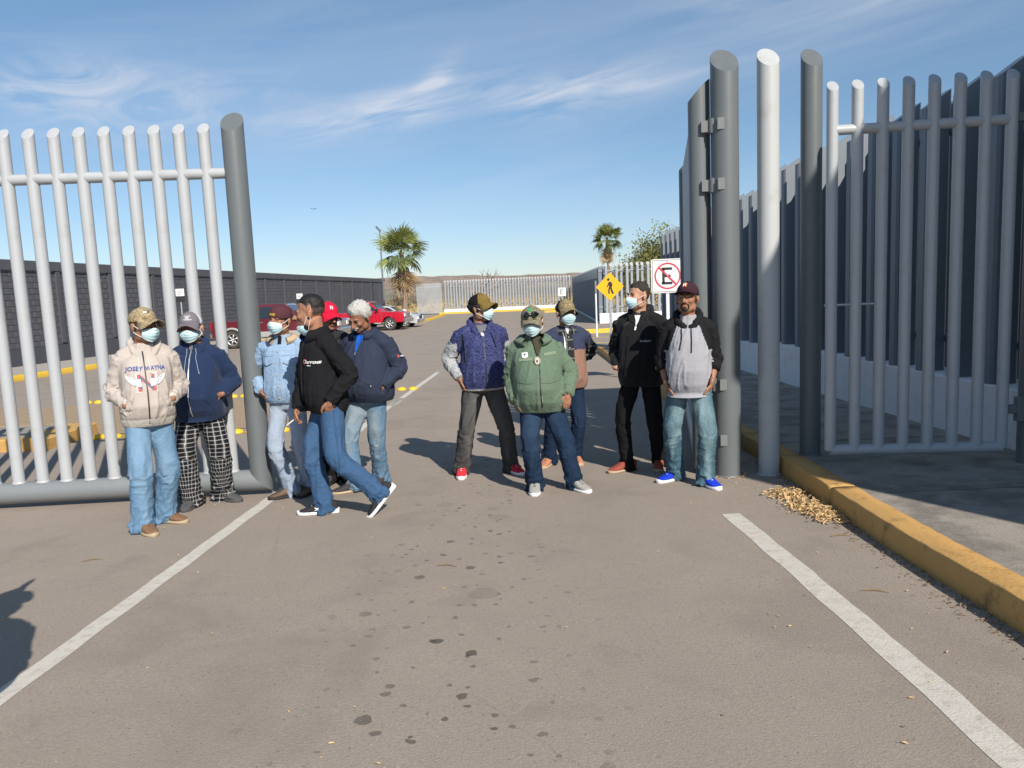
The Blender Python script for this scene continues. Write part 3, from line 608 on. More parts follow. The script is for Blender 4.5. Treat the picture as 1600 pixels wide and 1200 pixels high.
p = D(627, 395, 62); palm((p.x, 62, -.36), p.z, 'large fan palm with whitewashed trunk foot near the parked cars', .2, 1.42, 3, 50, 52)
p = D(949, 375, 95); palm((p.x, 95, -.36), p.z, 'smaller fan palm rising behind the bar fence', .26, 1.28, 5, 44, 46)
def branchy(b, p, d, L, r, lev, tips, spread=.55, up_=.12):
    n = 4; P = [np.array(p)]; d = np.array(d, float)
    for i in range(n):
        d = d + rng.normal(0, .16, 3) + [0, 0, up_ * .3]; d /= np.linalg.norm(d); P.append(P[-1] + d * L / n)
    b.tube(P, np.linspace(r, r * .6, n + 1), 5 if lev > 1 else 4)
    if lev <= 0: tips.append(P[-1]); tips.append(P[-2]); return
    for k in range(3 if lev > 1 else 4):
        nd = d + rng.normal(0, spread, 3); nd[2] = abs(nd[2]) * .6 + up_; nd /= np.linalg.norm(nd); branchy(b, P[random.choice((2, 3, 4))], nd, L * random.uniform(.55, .8), r * .5, lev - 1, tips, spread, up_)
def leafy(name, label, pos, H_, lev, m_, mw, nleaf, ls, spr, group=None, trunks=1, cat='tree'):
    root = empty(name, pos, label, cat, group); b = MB(); tips = []
    for k in range(trunks): branchy(b, (random.uniform(-.2, .2) * trunks, random.uniform(-.2, .2), -.1), (random.uniform(-.4, .4), random.uniform(-.3, .3), 1), H_ * .42, H_ * (.034 if m_ is None else .022), lev, tips)
    b.obj('trunk', mw, root, True)
    if nleaf:
        b = MB(); T = np.array(tips); c = T[rng.integers(0, len(T), nleaf)] + rng.normal(0, spr, (nleaf, 3)); a1 = rng.normal(0, 1, (nleaf, 3)); a1 /= np.linalg.norm(a1, axis=1)[:, None]; a2 = np.cross(a1, rng.normal(0, 1, (nleaf, 3))); a2 /= np.linalg.norm(a2, axis=1)[:, None]
        sz = ls * rng.uniform(.5, 1.3, (nleaf, 1)); v = np.stack([c - a1 * sz, c + a2 * sz * .5, c + a1 * sz, c - a2 * sz * .5], 1).reshape(-1, 3); b.add(v, [(4 * i, 4 * i + 1, 4 * i + 2, 4 * i + 3) for i in range(nleaf)]); b.obj('crown', m_, root)
    return root
M_PV = leafmat('paloverde_green', (.20, .20, .065), .4); M_TW = mat('twig_brown', (.20, .165, .13), rough=1, var=.2); M_TWG = mat('twig_pale', (.30, .25, .21), rough=1, var=.2)
p = D(1012, 372, 58); leafy('green_tree', 'airy yellow green tree behind fence, right of the smaller palm', (p.x + .6, 58, -.3), p.z + .1, 4, M_PV, M_TW, 15000, .10, .42, None, 2)
p = D(992, 403, 55); leafy('low_shrub', 'low yellow green shrub left of the airy tree behind fence', (p.x, 55, -.3), p.z + .2, 3, M_PV, M_TW, 2600, .075, .25, None, 2, 'shrub')
p = D(733, 412, 125); leafy('bare_tree', 'leafless tree above the far fence, left one', (p.x, 125, -.3), p.z + 1.0, 4, None, M_TWG, 0, 0, 0, 'bare trees beyond the fence', 2)
p = D(760, 414, 128); leafy('bare_tree', 'leafless tree above the far fence, right one', (p.x, 128, -.3), p.z + .8, 4, None, M_TWG, 0, 0, 0, 'bare trees beyond the fence', 2)
for px_, py_, y_, l_ in ((616, 470, 105, 'left'), (643, 472, 100, 'right')):
    p = D(px_, py_, y_); leafy('dry_bush', l_ + ' dry brown bush seen in the gap beside palm trunk', (p.x, y_, -.36), 2.2, 3, leafmat('dry_bush_leaf', (.16, .12, .07)), M_TW, 700, .12, .3, 'dry bushes in the field', 2, 'bush')
# dry grass stuff in the field gap and behind the fences
b = MB(); n = 9000; gx = rng.uniform(-34, 30, n); gy = rng.uniform(86, 150, n); hh = rng.uniform(.25, .8, n); a_ = rng.uniform(0, 6.28, n)
v = np.stack([np.stack([gx - .1 * np.cos(a_), gy - .1 * np.sin(a_), np.full(n, -.39)], 1), np.stack([gx + .1 * np.cos(a_), gy + .1 * np.sin(a_), np.full(n, -.39)], 1), np.stack([gx + rng.normal(0, .12, n), gy, hh - .39], 1)], 1).reshape(-1, 3)
b.add(v, [(3 * i, 3 * i + 1, 3 * i + 2) for i in range(n)]); tag(b.obj('dry_grass', mat('straw', (.42, .32, .15), rough=1, var=.25, scale=.3)), kind='stuff')
# lamp pole behind the palm
p = D(593, 357, 70); r = empty('light_pole', (p.x, 70, -.36), 'dark slim light pole behind the large palm', 'light pole')
b = MB(); b.tube([(0, 0, 0), (0, 0, p.z + .3)], [.09, .05], 8); b.obj('pole', M_POST, r); b = MB(); b.bbox((-.12, 0, p.z + .32), (.28, .12, .09), .02, roty(rad(50))); b.obj('lamp_head', M_POST, r)
# small bird
p = D(490, 327, 60); b = MB(); b.ell((0, 0, 0), (.09, .2, .07), None, 8, 6); b.add([(0, -.1, .02), (0, .1, .02), (.45, -.05, .3), (.8, -.1, .12)], [(0, 1, 2), (0, 2, 3)]); b.add([(0, -.1, .03), (0, .1, .03), (-.45, -.05, .28), (-.8, -.1, .15)], [(0, 1, 2), (0, 2, 3)])
o = b.obj('bird', M_SIGNK); o.location = p; o.scale = (.3, .3, .3); tag(o, 'tiny dark bird flying in the sky above the red cap man', 'bird')
# ---- leaf litter and gutter debris
def litter(name, label, pts, n_, ls, m_, kind='stuff'):
    b = MB(); c = np.array([pts(i) for i in range(n_)])
    for i in range(n_):
        R = rotz(rng.uniform(0, 6.28)) @ rotx(rng.normal(0, .5)) @ roty(rng.normal(0, .4)); L = ls * rng.uniform(.5, 1.4); w_ = L * rng.uniform(.18, .4)
        q = np.array([[-L, 0, 0], [-L * .3, w_, .004], [L * .5, w_ * .8, .006], [L, 0, .002], [L * .4, -w_, .005], [-L * .4, -w_ * .9, 0]]) @ R.T + c[i]; b.add(q, [(0, 1, 2, 3), (0, 3, 4, 5)])
    o = b.obj(name, m_); o['kind'] = kind
    if label: o['label'] = label
    return o
M_LF = mat('dry_leaf', (.58, .40, .20), rough=.9, var=.4, scale=30); M_LF2 = mat('dry_leaf_dark', (.25, .17, .09), rough=.9, var=.4, scale=30)
pc = [G(1232, 775), G(1262, 792), G(1285, 802), G(1300, 808)]
def pile(i):
    c = pc[i % 4]; x = c.x + random.gauss(0, .075); y = c.y + random.gauss(0, .085); return (min(x, kx(y) - .03), y, zg(y) + .006 + abs(random.gauss(0, .018)))
litter('leaf_litter', 'pile of dry tan leaves on the asphalt by the kerb', pile, 1900, .019, M_LF)
def gutter(i):
    y = random.uniform(2.6, 7.4); x = kx(y) - abs(random.gauss(0, .07)) - .01; return (x, y, zg(y) + .005)
litter('gutter_debris', 'dark leaf crumbs in the gutter along the kerb', gutter, 900, .010, M_LF2)
def scat(i):
    y = random.uniform(2.2, 8); x = random.uniform(-3.5, 2.1) if i % 2 else random.uniform(1.2, 2.1); return (x, y, zg(y) + .006)
litter('scattered_debris', 'scattered crumbs on the asphalt', scat, 120, .010, M_LF)
def foot(i):
    a = random.uniform(0, 6.28); q = G(1143, 746); return (q.x + .16 * math.cos(a), q.y + .118 + .16 * math.sin(a), zg(6.8) + .005)
litter('post_debris', 'dry straw round the foot of the thick post', foot, 90, .016, M_LF)
for px_, py_ in ((145, 876), (1315, 838), (1370, 925), (700, 885)):
    q = G(px_, py_); b = MB(); b.tube([(-.07, 0, .006), (0, .012, .009), (.06, -.008, .005)], [.003, .004, .002], 5); o = b.obj('twig', M_LF2); o.location = q; o.rotation_euler.z = random.uniform(-.4, .4)
    tag(o, 'small dry twig lying on the asphalt ' + {145: 'left of the white line', 1315: 'by the leaf pile', 1370: 'between right line and kerb', 700: 'in the lane middle'}[px_], 'twig', 'dry twigs on the road')
# ================================================================== PEOPLE
DG = lambda: bpy.context.evaluated_depsgraph_get()
TMPO = bpy.data.objects.new('tmp_remesh', bpy.data.meshes.new('tmp')); COL.objects.link(TMPO)
_rm = TMPO.modifiers.new('r', 'REMESH'); _rm.mode = 'VOXEL'; _sm = TMPO.modifiers.new('s', 'SMOOTH')
def remesh(mb, vox, it=2, fac=.5, name='m'):
    TMPO.data = mb.mesh('t'); _rm.voxel_size = vox; _sm.iterations = it; _sm.factor = fac; TMPO.update_tag(); bpy.context.view_layer.update()
    me = bpy.data.meshes.new_from_object(TMPO.evaluated_get(DG())); me.name = name; me.shade_smooth(); return me
def getv(me): a = np.empty(len(me.vertices) * 3); me.vertices.foreach_get('co', a); return a.reshape(-1, 3)
def getn(me): a = np.empty(len(me.vertices) * 3); me.vertex_normals.foreach_get('vector', a); return a.reshape(-1, 3)
def setv(me, v): me.vertices.foreach_set('co', np.ascontiguousarray(v).ravel()); me.update()
def bvh_of(me): v = getv(me); return BVHTree.FromPolygons(v.tolist(), [tuple(p.vertices) for p in me.polygons])
# ---- the head, in its own frame: x = the person's left(+)/right(-), y = forward, z = up, origin mid-head
def head_parts(b, M, ears=True, wide=1.0, nose=1.0, jaw=1.0):
    """M: 3x3 (columns = axes) and origin"""
    R, o = M
    def E(c, r, rr=None): 
        RR = R if rr is None else R @ rr
        b.ell(o + R @ (np.array(c) * [wide, 1, 1]), (r[0] * wide, r[1], r[2]), RR, 14, 9)
    E((0, -.016, .034), (.077, .096, .084)); E((0, .03, -.015), (.063, .062, .088)); E((0, .034, -.078), (.047 * jaw, .050, .036)); E((0, .062, -.094), (.026, .022, .018))
    for s in (-1, 1):
        E((s * .036, .066, -.022), (.024, .024, .022)); E((s * .049, .012, -.066), (.020 * jaw, .040, .034)); E((s * .026, .084, .020), (.024, .012, .008))
        E((s * .0125, .101, -.034), (.0095, .011, .008))
        if ears: E((s * .080, -.006, -.012), (.010, .019, .032), rotz(s * -.35)); E((s * .083, -.014, .0), (.008, .014, .022), rotz(s * -.4))
    b.tube([o + R @ np.array((0, .088, .016)), o + R @ np.array((0, .104, -.008)), o + R @ np.array((0, .118 + .004 * nose, -.029))], [.008, .011 * nose, .0135 * nose], 10, 0, 0, True)
    E((0, .088, -.054), (.024, .014, .0075)); E((0, .086, -.066), (.021, .014, .0080))
hb = MB(); head_parts(hb, (np.eye(3), np.zeros(3)), ears=False); HME = remesh(hb, .006, 2); HBVH = bvh_of(HME)
def hskin(th, ph, c=(0, -.01, .02)):
    """skin radius from centre c; th azimuth (0 = front, + towards x), ph elevation"""
    d = Vector((math.sin(th) * math.cos(ph), math.cos(th) * math.cos(ph), math.sin(ph))); o = Vector(c)
    h = HBVH.ray_cast(o + d * .3, -d); return (h[0] - o).length if h[0] else .08
M_SKIN = {}
def skin(k):
    cols = {'a': (.40, .215, .140), 'b': (.33, .165, .100), 'c': (.27, .130, .078), 'd': (.45, .255, .17)}
    def fn(t, co, c): return t.mix(t.m('MULTIPLY', t.ramp(t.noise(co, 22, 3), [(.45, 0.0), (.7, 1.0)]), .35), c, tuple(x * y for x, y in zip(cols[k], (1.15, .78, .72))))
    return mat('skin_' + k, cols[k], rough=.52, var=.12, scale=10, bump=.15, bscale=90, spec=.35, fn=fn)
M_HAIRK = mat('hair_black', (.012, .010, .009), rough=.55, var=.4, scale=90, bump=.9, bscale=160, bdist=.004)
M_HAIRG = mat('hair_grey', (.46, .45, .43), rough=.7, var=.35, scale=60, bump=1.0, bscale=120, bdist=.006)
M_HAIRS = mat('hair_stubble', (.07, .05, .04), rough=.8, var=.4, scale=120, bump=.6, bscale=160)
M_EYE = mat('eye_white_with_shade', (.27, .23, .20), rough=.45, var=.03); M_IRIS = mat('iris_dark', (.02, .012, .008), rough=.2, var=.03)  # eye white darkened, shade over the eyes is in its colour
def mask_fn(t, co, c):
    w_ = t.n('ShaderNodeSeparateXYZ', {0: co}).outputs[2]; return t.mix(t.m('MULTIPLY', t.m('ADD', t.m('SINE', t.m('MULTIPLY', w_, 420.0)), 1.0), .12), c, (.38, .60, .66))
M_MASK = mat('mask_blue', (.55, .76, .80), rough=.75, var=.06, scale=6, bump=.2, bscale=120, fn=mask_fn); M_LOOP = mat('mask_loop', (.8, .8, .8), rough=.7, var=.02)
class Person: pass
def unit(v): v = np.array(v, float); return v / (np.linalg.norm(v) + 1e-12)
def ik(A, B, L1, L2, pole):
    A, B = np.array(A, float), np.array(B, float); d = B - A; L = np.linalg.norm(d); L = min(L, (L1 + L2) * .999); u = unit(d); B2 = A + u * L
    a = (L1 * L1 - L2 * L2 + L * L) / (2 * L); h = math.sqrt(max(L1 * L1 - a * a, 1e-6)); p = np.array(pole, float); p = p - u * (p @ u); p = unit(p); return A + u * a + p * h, B2
def dirv(a): a = rad(a); return np.array([math.sin(a), -math.cos(a), 0.0])      # 0 = towards the camera, + = viewer's right
def hand(b, W_, d, n, side_, curl=.5, s=1.0, spread=.1, thumb=.6):
    """W_: wrist, d: wrist->knuckles, n: palm normal (curl direction), side_: direction of the thumb side"""
    d = unit(d); n = unit(np.array(n) - d * (np.array(n) @ d)); t = unit(np.array(side_) - d * (np.array(side_) @ d) - n * (np.array(side_) @ n)); R = np.stack([t, d, n], 1)
    b.ell(W_ + d * .045 * s, (.042 * s, .052 * s, .017 * s), R, 14, 9); b.tube([W_ - d * .03, W_ + d * .03 * s], [.027 * s, .030 * s], 12, 0, 0, True, .9)
    for i, (off, L) in enumerate(((.031, .070), (.0105, .078), (-.0105, .072), (-.030, .058))):
        p = W_ + d * (.085 - .006 * abs(i - 1)) * s + t * off * s; a = .12 + curl * .25; u = unit(d + t * off * spread * 8); P = [p - u * .02]
        for seg in (.48, .30, .24):
            q = u * math.cos(a) + n * math.sin(a); P.append(P[-1] + q * L * seg * s * (1.25 if seg == .48 else 1)); a += curl * .75
        b.tube(P, [.0095 * s, .0095 * s, .0085 * s, .007 * s], 8, 0, 0, True)
    p = W_ + d * .02 * s + t * .03 * s; q1 = p + unit(t * .75 + d * .8 + n * .3 * curl) * .038 * s; q2 = q1 + unit(d * 1 + t * (.35 - .6 * thumb * curl) + n * .5 * curl) * .032 * s; q3 = q2 + unit(d + n * .6 * curl - t * .2 * thumb) * .024 * s
    b.tube([p, q1, q2, q3], [.014 * s, .0115 * s, .0105 * s, .009 * s], 8, 0, 0, True)
def folds(me, bones, seed, amp=1.0, skip=None):
    v = getv(me); n = getn(me); best = np.full(len(v), 1e9); disp = np.zeros(len(v))
    for k, (A, B, kind, r) in enumerate(bones):
        A, B = np.array(A, float), np.array(B, float); d = B - A; L = np.linalg.norm(d); u = d / L; q = v - A; t = q @ u; tc = np.clip(t, 0, L); dist = np.linalg.norm(q - np.outer(tc, u), axis=1) / r
        a1 = unit(np.cross(u, [0.3, 1, .2])); a2 = np.cross(u, a1); rr = q - np.outer(t, u); rr /= np.linalg.norm(rr, axis=1)[:, None] + 1e-9; c1, c2 = rr @ a1, rr @ a2
        s_ = t
        if kind == 'arm': 
            p = np.stack([c1 * 1.1 + s_ * 3, c2 * 1.1, s_ * 15], 1); f = (ridge(vnoise(p, seed + k)) * .35 + np.clip(ridge(vnoise(p * 1.25 + 7, seed + k + 5)), 0, 1) ** 3 * .75 - .12) + vnoise(p * 1.9, seed + 3) * .35; A_ = .0085 * (.55 + .9 * np.exp(-((s_ / L - 1) / .35) ** 2) + .3 * np.exp(-((s_ / L) / .3) ** 2))
        elif kind == 'fore':
            p = np.stack([c1 * 1.1 + s_ * 3, c2 * 1.1, s_ * 17], 1); f = (ridge(vnoise(p, seed + k)) * .35 + np.clip(ridge(vnoise(p * 1.25 + 7, seed + k + 5)), 0, 1) ** 3 * .75 - .12) + vnoise(p * 1.9, seed + 3) * .35; A_ = .0085 * (.6 + 1.0 * np.exp(-((s_ / L) / .35) ** 2) + .6 * np.exp(-((s_ / L - 1) / .25) ** 2))
        elif kind == 'thigh':
            p = np.stack([c1 * 1.4 + s_ * 2.5, c2 * 1.4, s_ * 7], 1); f = ridge(vnoise(p, seed + k)) * .55 + vnoise(p * 2.1, seed + 3) * .3; A_ = .0065 * (.8 + 1.2 * np.exp(-((s_ / L) / .22) ** 2) + .9 * np.exp(-((s_ / L - 1) / .2) ** 2))
        elif kind == 'calf':
            p = np.stack([c1 * 1.2 + s_ * 3, c2 * 1.2, s_ * 13], 1); f = (ridge(vnoise(p, seed + k)) * .35 + np.clip(ridge(vnoise(p * 1.25 + 7, seed + k + 5)), 0, 1) ** 3 * .75 - .12) + vnoise(p * 1.8, seed + 3) * .35; A_ = .0065 * (.7 + 1.0 * np.exp(-((s_ / L) / .25) ** 2) + 2.3 * np.exp(-((s_ / L - 1) / .22) ** 2))
        elif kind == 'thobe' or kind == 'torso':
            x, z = v @ a1, s_
            p = np.stack([c1 * 2.6 + z * 1.2, c2 * 2.6, z * 3.6 + c1], 1); f = (ridge(vnoise(p, seed + k)) * .35 + np.clip(ridge(vnoise(p * 1.25 + 7, seed + k + 5)), 0, 1) ** 3 * .75 - .12) + vnoise(p * 2.2, seed + 3) * .35; A_ = .0078 * (.85 + .35 * np.exp(-(((s_ / L) - .25) / .2) ** 2)) * np.clip((s_ / L) / .12, .15, 1)
        elif kind == 'none': f = 0 * s_; A_ = 0
        w_ = dist < best; best = np.where(w_, dist, best); disp = np.where(w_, f * A_, disp)
    setv(me, v + n * (disp * amp * 1.75)[:, None]); return me
def bone_index(c, bones):
    best = np.full(len(c), 1e9); idx = np.zeros(len(c), int); tt = np.zeros(len(c))
    for k, (A, B, kind, r) in enumerate(bones):
        A, B = np.array(A, float), np.array(B, float); d = B - A; L = np.linalg.norm(d); u = d / L; t = np.clip((c - A) @ u, 0, L); dist = np.linalg.norm(c - A - np.outer(t, u), axis=1) / r; w_ = dist < best
        best = np.where(w_, dist, best); idx = np.where(w_, k, idx); tt = np.where(w_, t / L, tt)
    return idx, tt
def person(label, feet, face, H=1.72, girth=1.0, belly=.02, hem=.80, hipface=None, hipoff=(0, 0), lean=(0, 0), head=(0, 0, 0), arms=None, top=None, trousers=None, shoes=None, skn='b',
           sleeve=1.0, leg=(.098, .076, .074), matfn=None, shw=1.0, neck=0.0, kneepole=None, foldamp=1.0, seed=1, jfit=1.0, hdrop=0.0, wide=1.0, jaw=1.0, legpole=None, topname='jacket', toes=None, armr=1.0):
    s = H / 1.75; P = Person(); fpos = [G(px, py) for px, py, *_ in feet]; base = (fpos[0] + fpos[1]) / 2; P.o = np.array(base[:]); P.H = H; P.s = s
    P.root = empty('person', base, label, 'person'); F = dirv(face); U = np.array([0, 0, 1.0]); Rt = np.cross(F, U); P.F, P.U, P.R = F, U, Rt
    HF = dirv(hipface if hipface is not None else face); HR = np.cross(HF, U)
    ank = []
    for i, (px, py, fa, *ex) in enumerate(feet):
        lift = ex[0] if ex else 0.0; fd = dirv(fa); q = np.array(fpos[i][:]) - P.o; a = q - fd * .045 * s + U * (.085 * s + lift); ank.append((a, fd, lift))
    legL = .43 * s; hz = .915 * s - hdrop; hc = (ank[0][0] + ank[1][0]) / 2; hc = np.array([hc[0] + hipoff[0], hc[1] + hipoff[1], 0.0])
    def hj(i, z): return hc + HR * (.082 * s * (1 if i == 0 else -1)) + U * z
    for it in range(40):
        if max(np.linalg.norm(hj(i, hz) - ank[i][0]) for i in (0, 1)) > legL * 2 * .992: hz -= .006
        else: break
    hips = [hj(i, hz) for i in (0, 1)]; knees = []
    for i in (0, 1):
        pole = (legpole[i] if legpole else unit(ank[i][1] + HF) + HR * (.15 if i == 0 else -.15)); k, a_ = ik(hips[i], ank[i][0], legL, legL, pole); knees.append(k)
    hip = hc + U * hz; ln = Rt * lean[0] + F * lean[1]; nb = hip + U * (.545 * s) + ln; ch = hip + U * .36 * s + ln * .6
    P.hip = hip; P.nb = nb; P.hz = hz
    sho = [nb - U * .075 * s + Rt * (sg * .172 * s * shw) - F * .01 for sg in (1, -1)]
    # head frame
    hy, hp, hr = head; hf = dirv(hy); hl = np.cross(hf, U); Rh0 = np.stack([hl, hf, U], 1); Rh = Rh0 @ rotx(rad(hp)) @ roty(rad(hr)); hs = 1.09; Rh = Rh * hs
    hc_ = nb + U * (.118 * s) + F * (.022 + neck) + Rh[:, 2] * .045 + Rh[:, 1] * .012; P.hR = Rh; P.hc = hc_
    P.toh = lambda p: hc_ + Rh @ (np.array(p, float))
    # ---- body: one continuous surface
    b = MB(); head_parts(b, (Rh, hc_), True, wide, 1.0, jaw)
    b.tube([hc_ + Rh @ np.array((0, -.022, -.04)), (hc_ + Rh @ np.array((0, -.02, -.09)) + nb) / 2, nb - U * .03], [.058 * wide, .060 * wide, .075], 16, 3)
    def tring(z, w_, d_, f_, n=28, p=2.3, x0=hip, t=0.0):
        th = np.linspace(0, 2 * np.pi, n, endpoint=False); c, q = np.cos(th), np.sin(th); c = np.sign(c) * np.abs(c) ** (2 / p); q = np.sign(q) * np.abs(q) ** (2 / p)
        k = (z - hz) / (.545 * s); k = max(0, min(1.1, k)); cen = np.array([hip[0], hip[1], 0]) + U * z + ln * k + F * f_
        mixR = unit(HR * (1 - min(1, k * 1.4)) + Rt * min(1, k * 1.4)); mixF = np.cross(U, mixR); return cen + np.outer(c * w_, mixR) + np.outer(q * d_, mixF)
    zt = hz + .545 * s
    b.loft([tring(hz - .10 * s, .12, .09, 0), tring(hz, .15, .105, 0), tring(hz + .15 * s, .14 * girth, .10 + belly * .5, belly * .5), tring(hz + .36 * s, .155, .10, 0), tring(zt - .07 * s, .15, .075, -.01), tring(zt - .01, .07, .06, -.005)])
    arms_ = []
    for i in (0, 1):
        sg = 1 if i == 0 else -1; A = arms[i]; tgt = hip + Rt * A['p'][0] + F * A['p'][1] + U * A['p'][2]; pole = Rt * A.get('e', (sg * .5, -1, -.1))[0] + F * A.get('e', (sg * .5, -1, -.1))[1] + U * A.get('e', (sg * .5, -1, -.1))[2]
        e_, w_ = ik(sho[i], tgt, .285 * s, .255 * s, pole); arms_.append((sho[i], e_, w_)); b.tube([sho[i], e_, w_], [.048, .040, .027], 12, 4)
        hd = A.get('d'); hd = unit(w_ - e_) if hd is None else unit(Rt * hd[0] + F * hd[1] + U * hd[2]); nn = A.get('n', (-sg, .1, 0)); nn = Rt * nn[0] + F * nn[1] + U * nn[2]; tn = A.get('t', (0, 1, 0)); tn = Rt * tn[0] + F * tn[1] + U * tn[2]
        hand(b, w_, hd, nn, tn, A.get('curl', .5), 1.0 * s)
    for i in (0, 1): b.tube([hips[i], knees[i], ank[i][0]], [.075, .052, .036], 12, 4); b.tube([ank[i][0], ank[i][0] + ank[i][1] * .04 - U * .04], [.03, .022], 8, 0, 0, True)
    P.body = link('body', remesh(b, .0068, 2, .45), P.root, skin(skn)); P.arms = arms_
    # ---- eyes and brows
    for sg in (-1, 1):
        b = MB(); b2 = MB(); b3 = MB()
        b.ell(P.toh((sg * .031, .0772, .004)), (.0135, .008, .0062), Rh, 10, 6); b2.ell(P.toh((sg * .031, .0826, .004)), (.0055, .0045, .0052), Rh, 8, 6)
        b3.tube([P.toh((sg * .014, .0945, .021)), P.toh((sg * .030, .0945, .0265)), P.toh((sg * .047, .083, .022))], [.003, .0042, .0025], 6, 3)
        e_ = b.obj('eye', M_EYE, P.root, True); b2.obj('iris', M_IRIS, e_, True); b3.obj('eyebrow', M_HAIRK, P.root, True)
    # ---- trousers
    b = MB(); r0, r1, r2 = (q_ * .86 for q_ in leg); gg = .5 + .5 * girth
    b.loft([tring(hz - .10 * s, .125 * gg, .10 * gg, 0), tring(hz - .04, .163 * gg, .125 * gg, -.005), tring(hz + .04, .165 * gg, .125 * gg, 0), tring(hz + .12 * s, .165 * girth, .12 * girth, belly * .3)])
    tb = []
    for i in (0, 1):
        an, fd, lift = ank[i]; an2 = an - U * .02 + (an - knees[i]) / np.linalg.norm(an - knees[i]) * .045; k = knees[i]; up = hips[i] * .93 + hip * .07
        b.tube([up + U * .02, up * .55 + k * .45, k, k * .5 + an2 * .5, an2], [r0 * gg * 1.06, r0 * .98 * gg, r1, (r1 + r2) / 2, r2], 18, 5); tb += [(hips[i], k, 'thigh', r0), (k, an2, 'calf', r1)]
    tb.append((hip - U * .05, hip + U * .15, 'none', .16)); me = folds(remesh(b, .0095, 3), tb, seed * 5 + 1, foldamp)
    v = getv(me); idx, tt = bone_index(v, tb); u_ = np.zeros((len(v), 3))
    for k, (A, B, kind, r) in enumerate(tb):
        q = v - np.array(A); w_ = idx == k; ang = np.arctan2(q @ HR, q @ HF); u_[w_, 0] = (ang * .085)[w_]
    u_[:, 2] = v[:, 2]; u_[:, 1] = tt; at = me.attributes.new('quv', 'FLOAT_VECTOR', 'POINT'); at.data.foreach_set('vector', u_.ravel())
    P.trousers = link('trousers', me, P.root, trousers); P.tb = tb; P.tv = bvh_of(me)
    # ---- jacket / top with sleeves
    b = MB(); j = jfit; hemz = hem * s; zz = [hemz, hemz + .03, hemz + .09, hz + .10 * s, hz + .22 * s, hz + .36 * s, hz + .455 * s, zt - .055 * s, zt - .01, zt + .03]
    ww = [.172, .178, .182, .176, .172, .178, .170, .118, .080, .066]; dd = [.135, .145, .152, .150, .143, .138, .120, .092, .075, .062]; ff = [.0, .1, .55, 1.0, .9, .5, .15, 0, 0, .1]
    bl = [1.0, 1.0, 1.0, 1.0, .9, .45, .1, 0, 0, 0]
    b.loft([tring(z, w_ * (1 + (girth * j - 1) * k), d_ * (1 + (girth * j - 1) * k) + belly * q * .5, belly * q * .5) for z, w_, d_, q, k in zip(zz, ww, dd, ff, bl)])
    jb = [(hip + U * (hemz - hz), ch + U * .08, 'torso', .19 * girth)]
    for i in (0, 1):
        S_, E_, W_ = arms_[i]; sl = sleeve if not isinstance(sleeve, (tuple, list)) else sleeve[i]; ra = armr
        b.ell(S_ - U * .016 + (nb - S_) * .14, (.070 * ra, .074 * ra, .068), None, 14, 9); b.tube([nb - U * .035, nb * .45 + S_ * .55 + U * .004, S_ - U * .004], [.056, .060, .062], 12, 3)
        if sl >= .6: e2 = E_ + (W_ - E_) * min(1.0, (sl - .5) * 2); b.tube([S_, (S_ + E_) / 2, E_, (E_ + e2) / 2, e2], [.070 * ra, .066 * ra, .061 * ra, .056 * ra, .045 * ra if sl > .9 else .058], 16, 5)
        else: e2 = S_ + (E_ - S_) * sl * 2; b.tube([S_, e2], [.076 * ra, .066 * ra], 16, 4)
        jb += [(S_ + (E_ - S_) * .1, E_, 'arm', .068), (E_, W_, 'fore', .058)]
    me = remesh(b, .0095, 3); me = folds(me, jb, seed * 7 + 2, foldamp); P.top = link(topname, me, P.root, top); P.jb = jb
    if matfn:
        c = np.empty(len(me.polygons) * 3); me.polygons.foreach_get('center', c); c = c.reshape(-1, 3); idx, tt = bone_index(c, jb); q = c - hip; loc = np.stack([q @ Rt, q @ F, c[:, 2] / s], 1)
        me.polygons.foreach_set('material_index', matfn(loc, idx, tt, c).astype(int)); me.update()
    P.tbvh = bvh_of(me)
    # ---- shoes
    um, sm_, kind = shoes
    for i in (0, 1):
        an, fd, lift = ank[i]; rt_ = np.cross(fd, U); pit = math.asin(min(.95, lift / .2)) if lift else 0.0; toe = an - U * (.085 * s + lift) + fd * .16 * s * math.cos(0)
        if toes and toes[i]: pit = rad(toes[i])
        c_, s_ = math.cos(-pit), math.sin(-pit); fu = fd * c_ + U * s_; uu = np.cross(rt_, fu); uu = uu if uu[2] > 0 else -uu
        org = (an - U * .085 * s - (U * lift)) if not lift else an - uu * .085 * s
        def sec(x, hw, z0, z1, n=14, p=2.6):
            th = np.linspace(0, 2 * np.pi, n, endpoint=False); c, q = np.cos(th), np.sin(th); c = np.sign(c) * np.abs(c) ** (2 / p); q = np.sign(q) * np.abs(q) ** (2 / p); return org + fu * x + np.outer(c * hw, rt_) + np.outer((z0 + z1) / 2 + q * (z1 - z0) / 2, uu)
        k = s * (1.15 if kind != 'clog' else 1.2); b = MB(); b.loft([sec(x * k, hw, z0, z1) for x, hw, z0, z1 in ((-.088, .020, .03, .06), (-.078, .033, .02, .095), (-.04, .040, .018, .112), (0, .042, .018, .118), (.05, .045, .018, .098), (.10, .049, .018, .066), (.145, .046, .018, .052), (.172, .034, .018, .042), (.184, .016, .02, .034))])
        sh = b.obj('shoe', um, P.root, True)
        b = MB(); z1 = .034 if kind != 'sneak' else .040
        b.loft([sec(x * k, hw, 0.0, z1 + dz, 16, 3.5) for x, hw, dz in ((-.098, .016, .004), (-.088, .036, .004), (-.04, .041, .0), (.02, .042, -.004), (.07, .049, -.006), (.12, .054, -.006), (.155, .048, -.004), (.182, .034, -.002), (.195, .014, .002))]); b.obj('sole', sm_, sh, True)
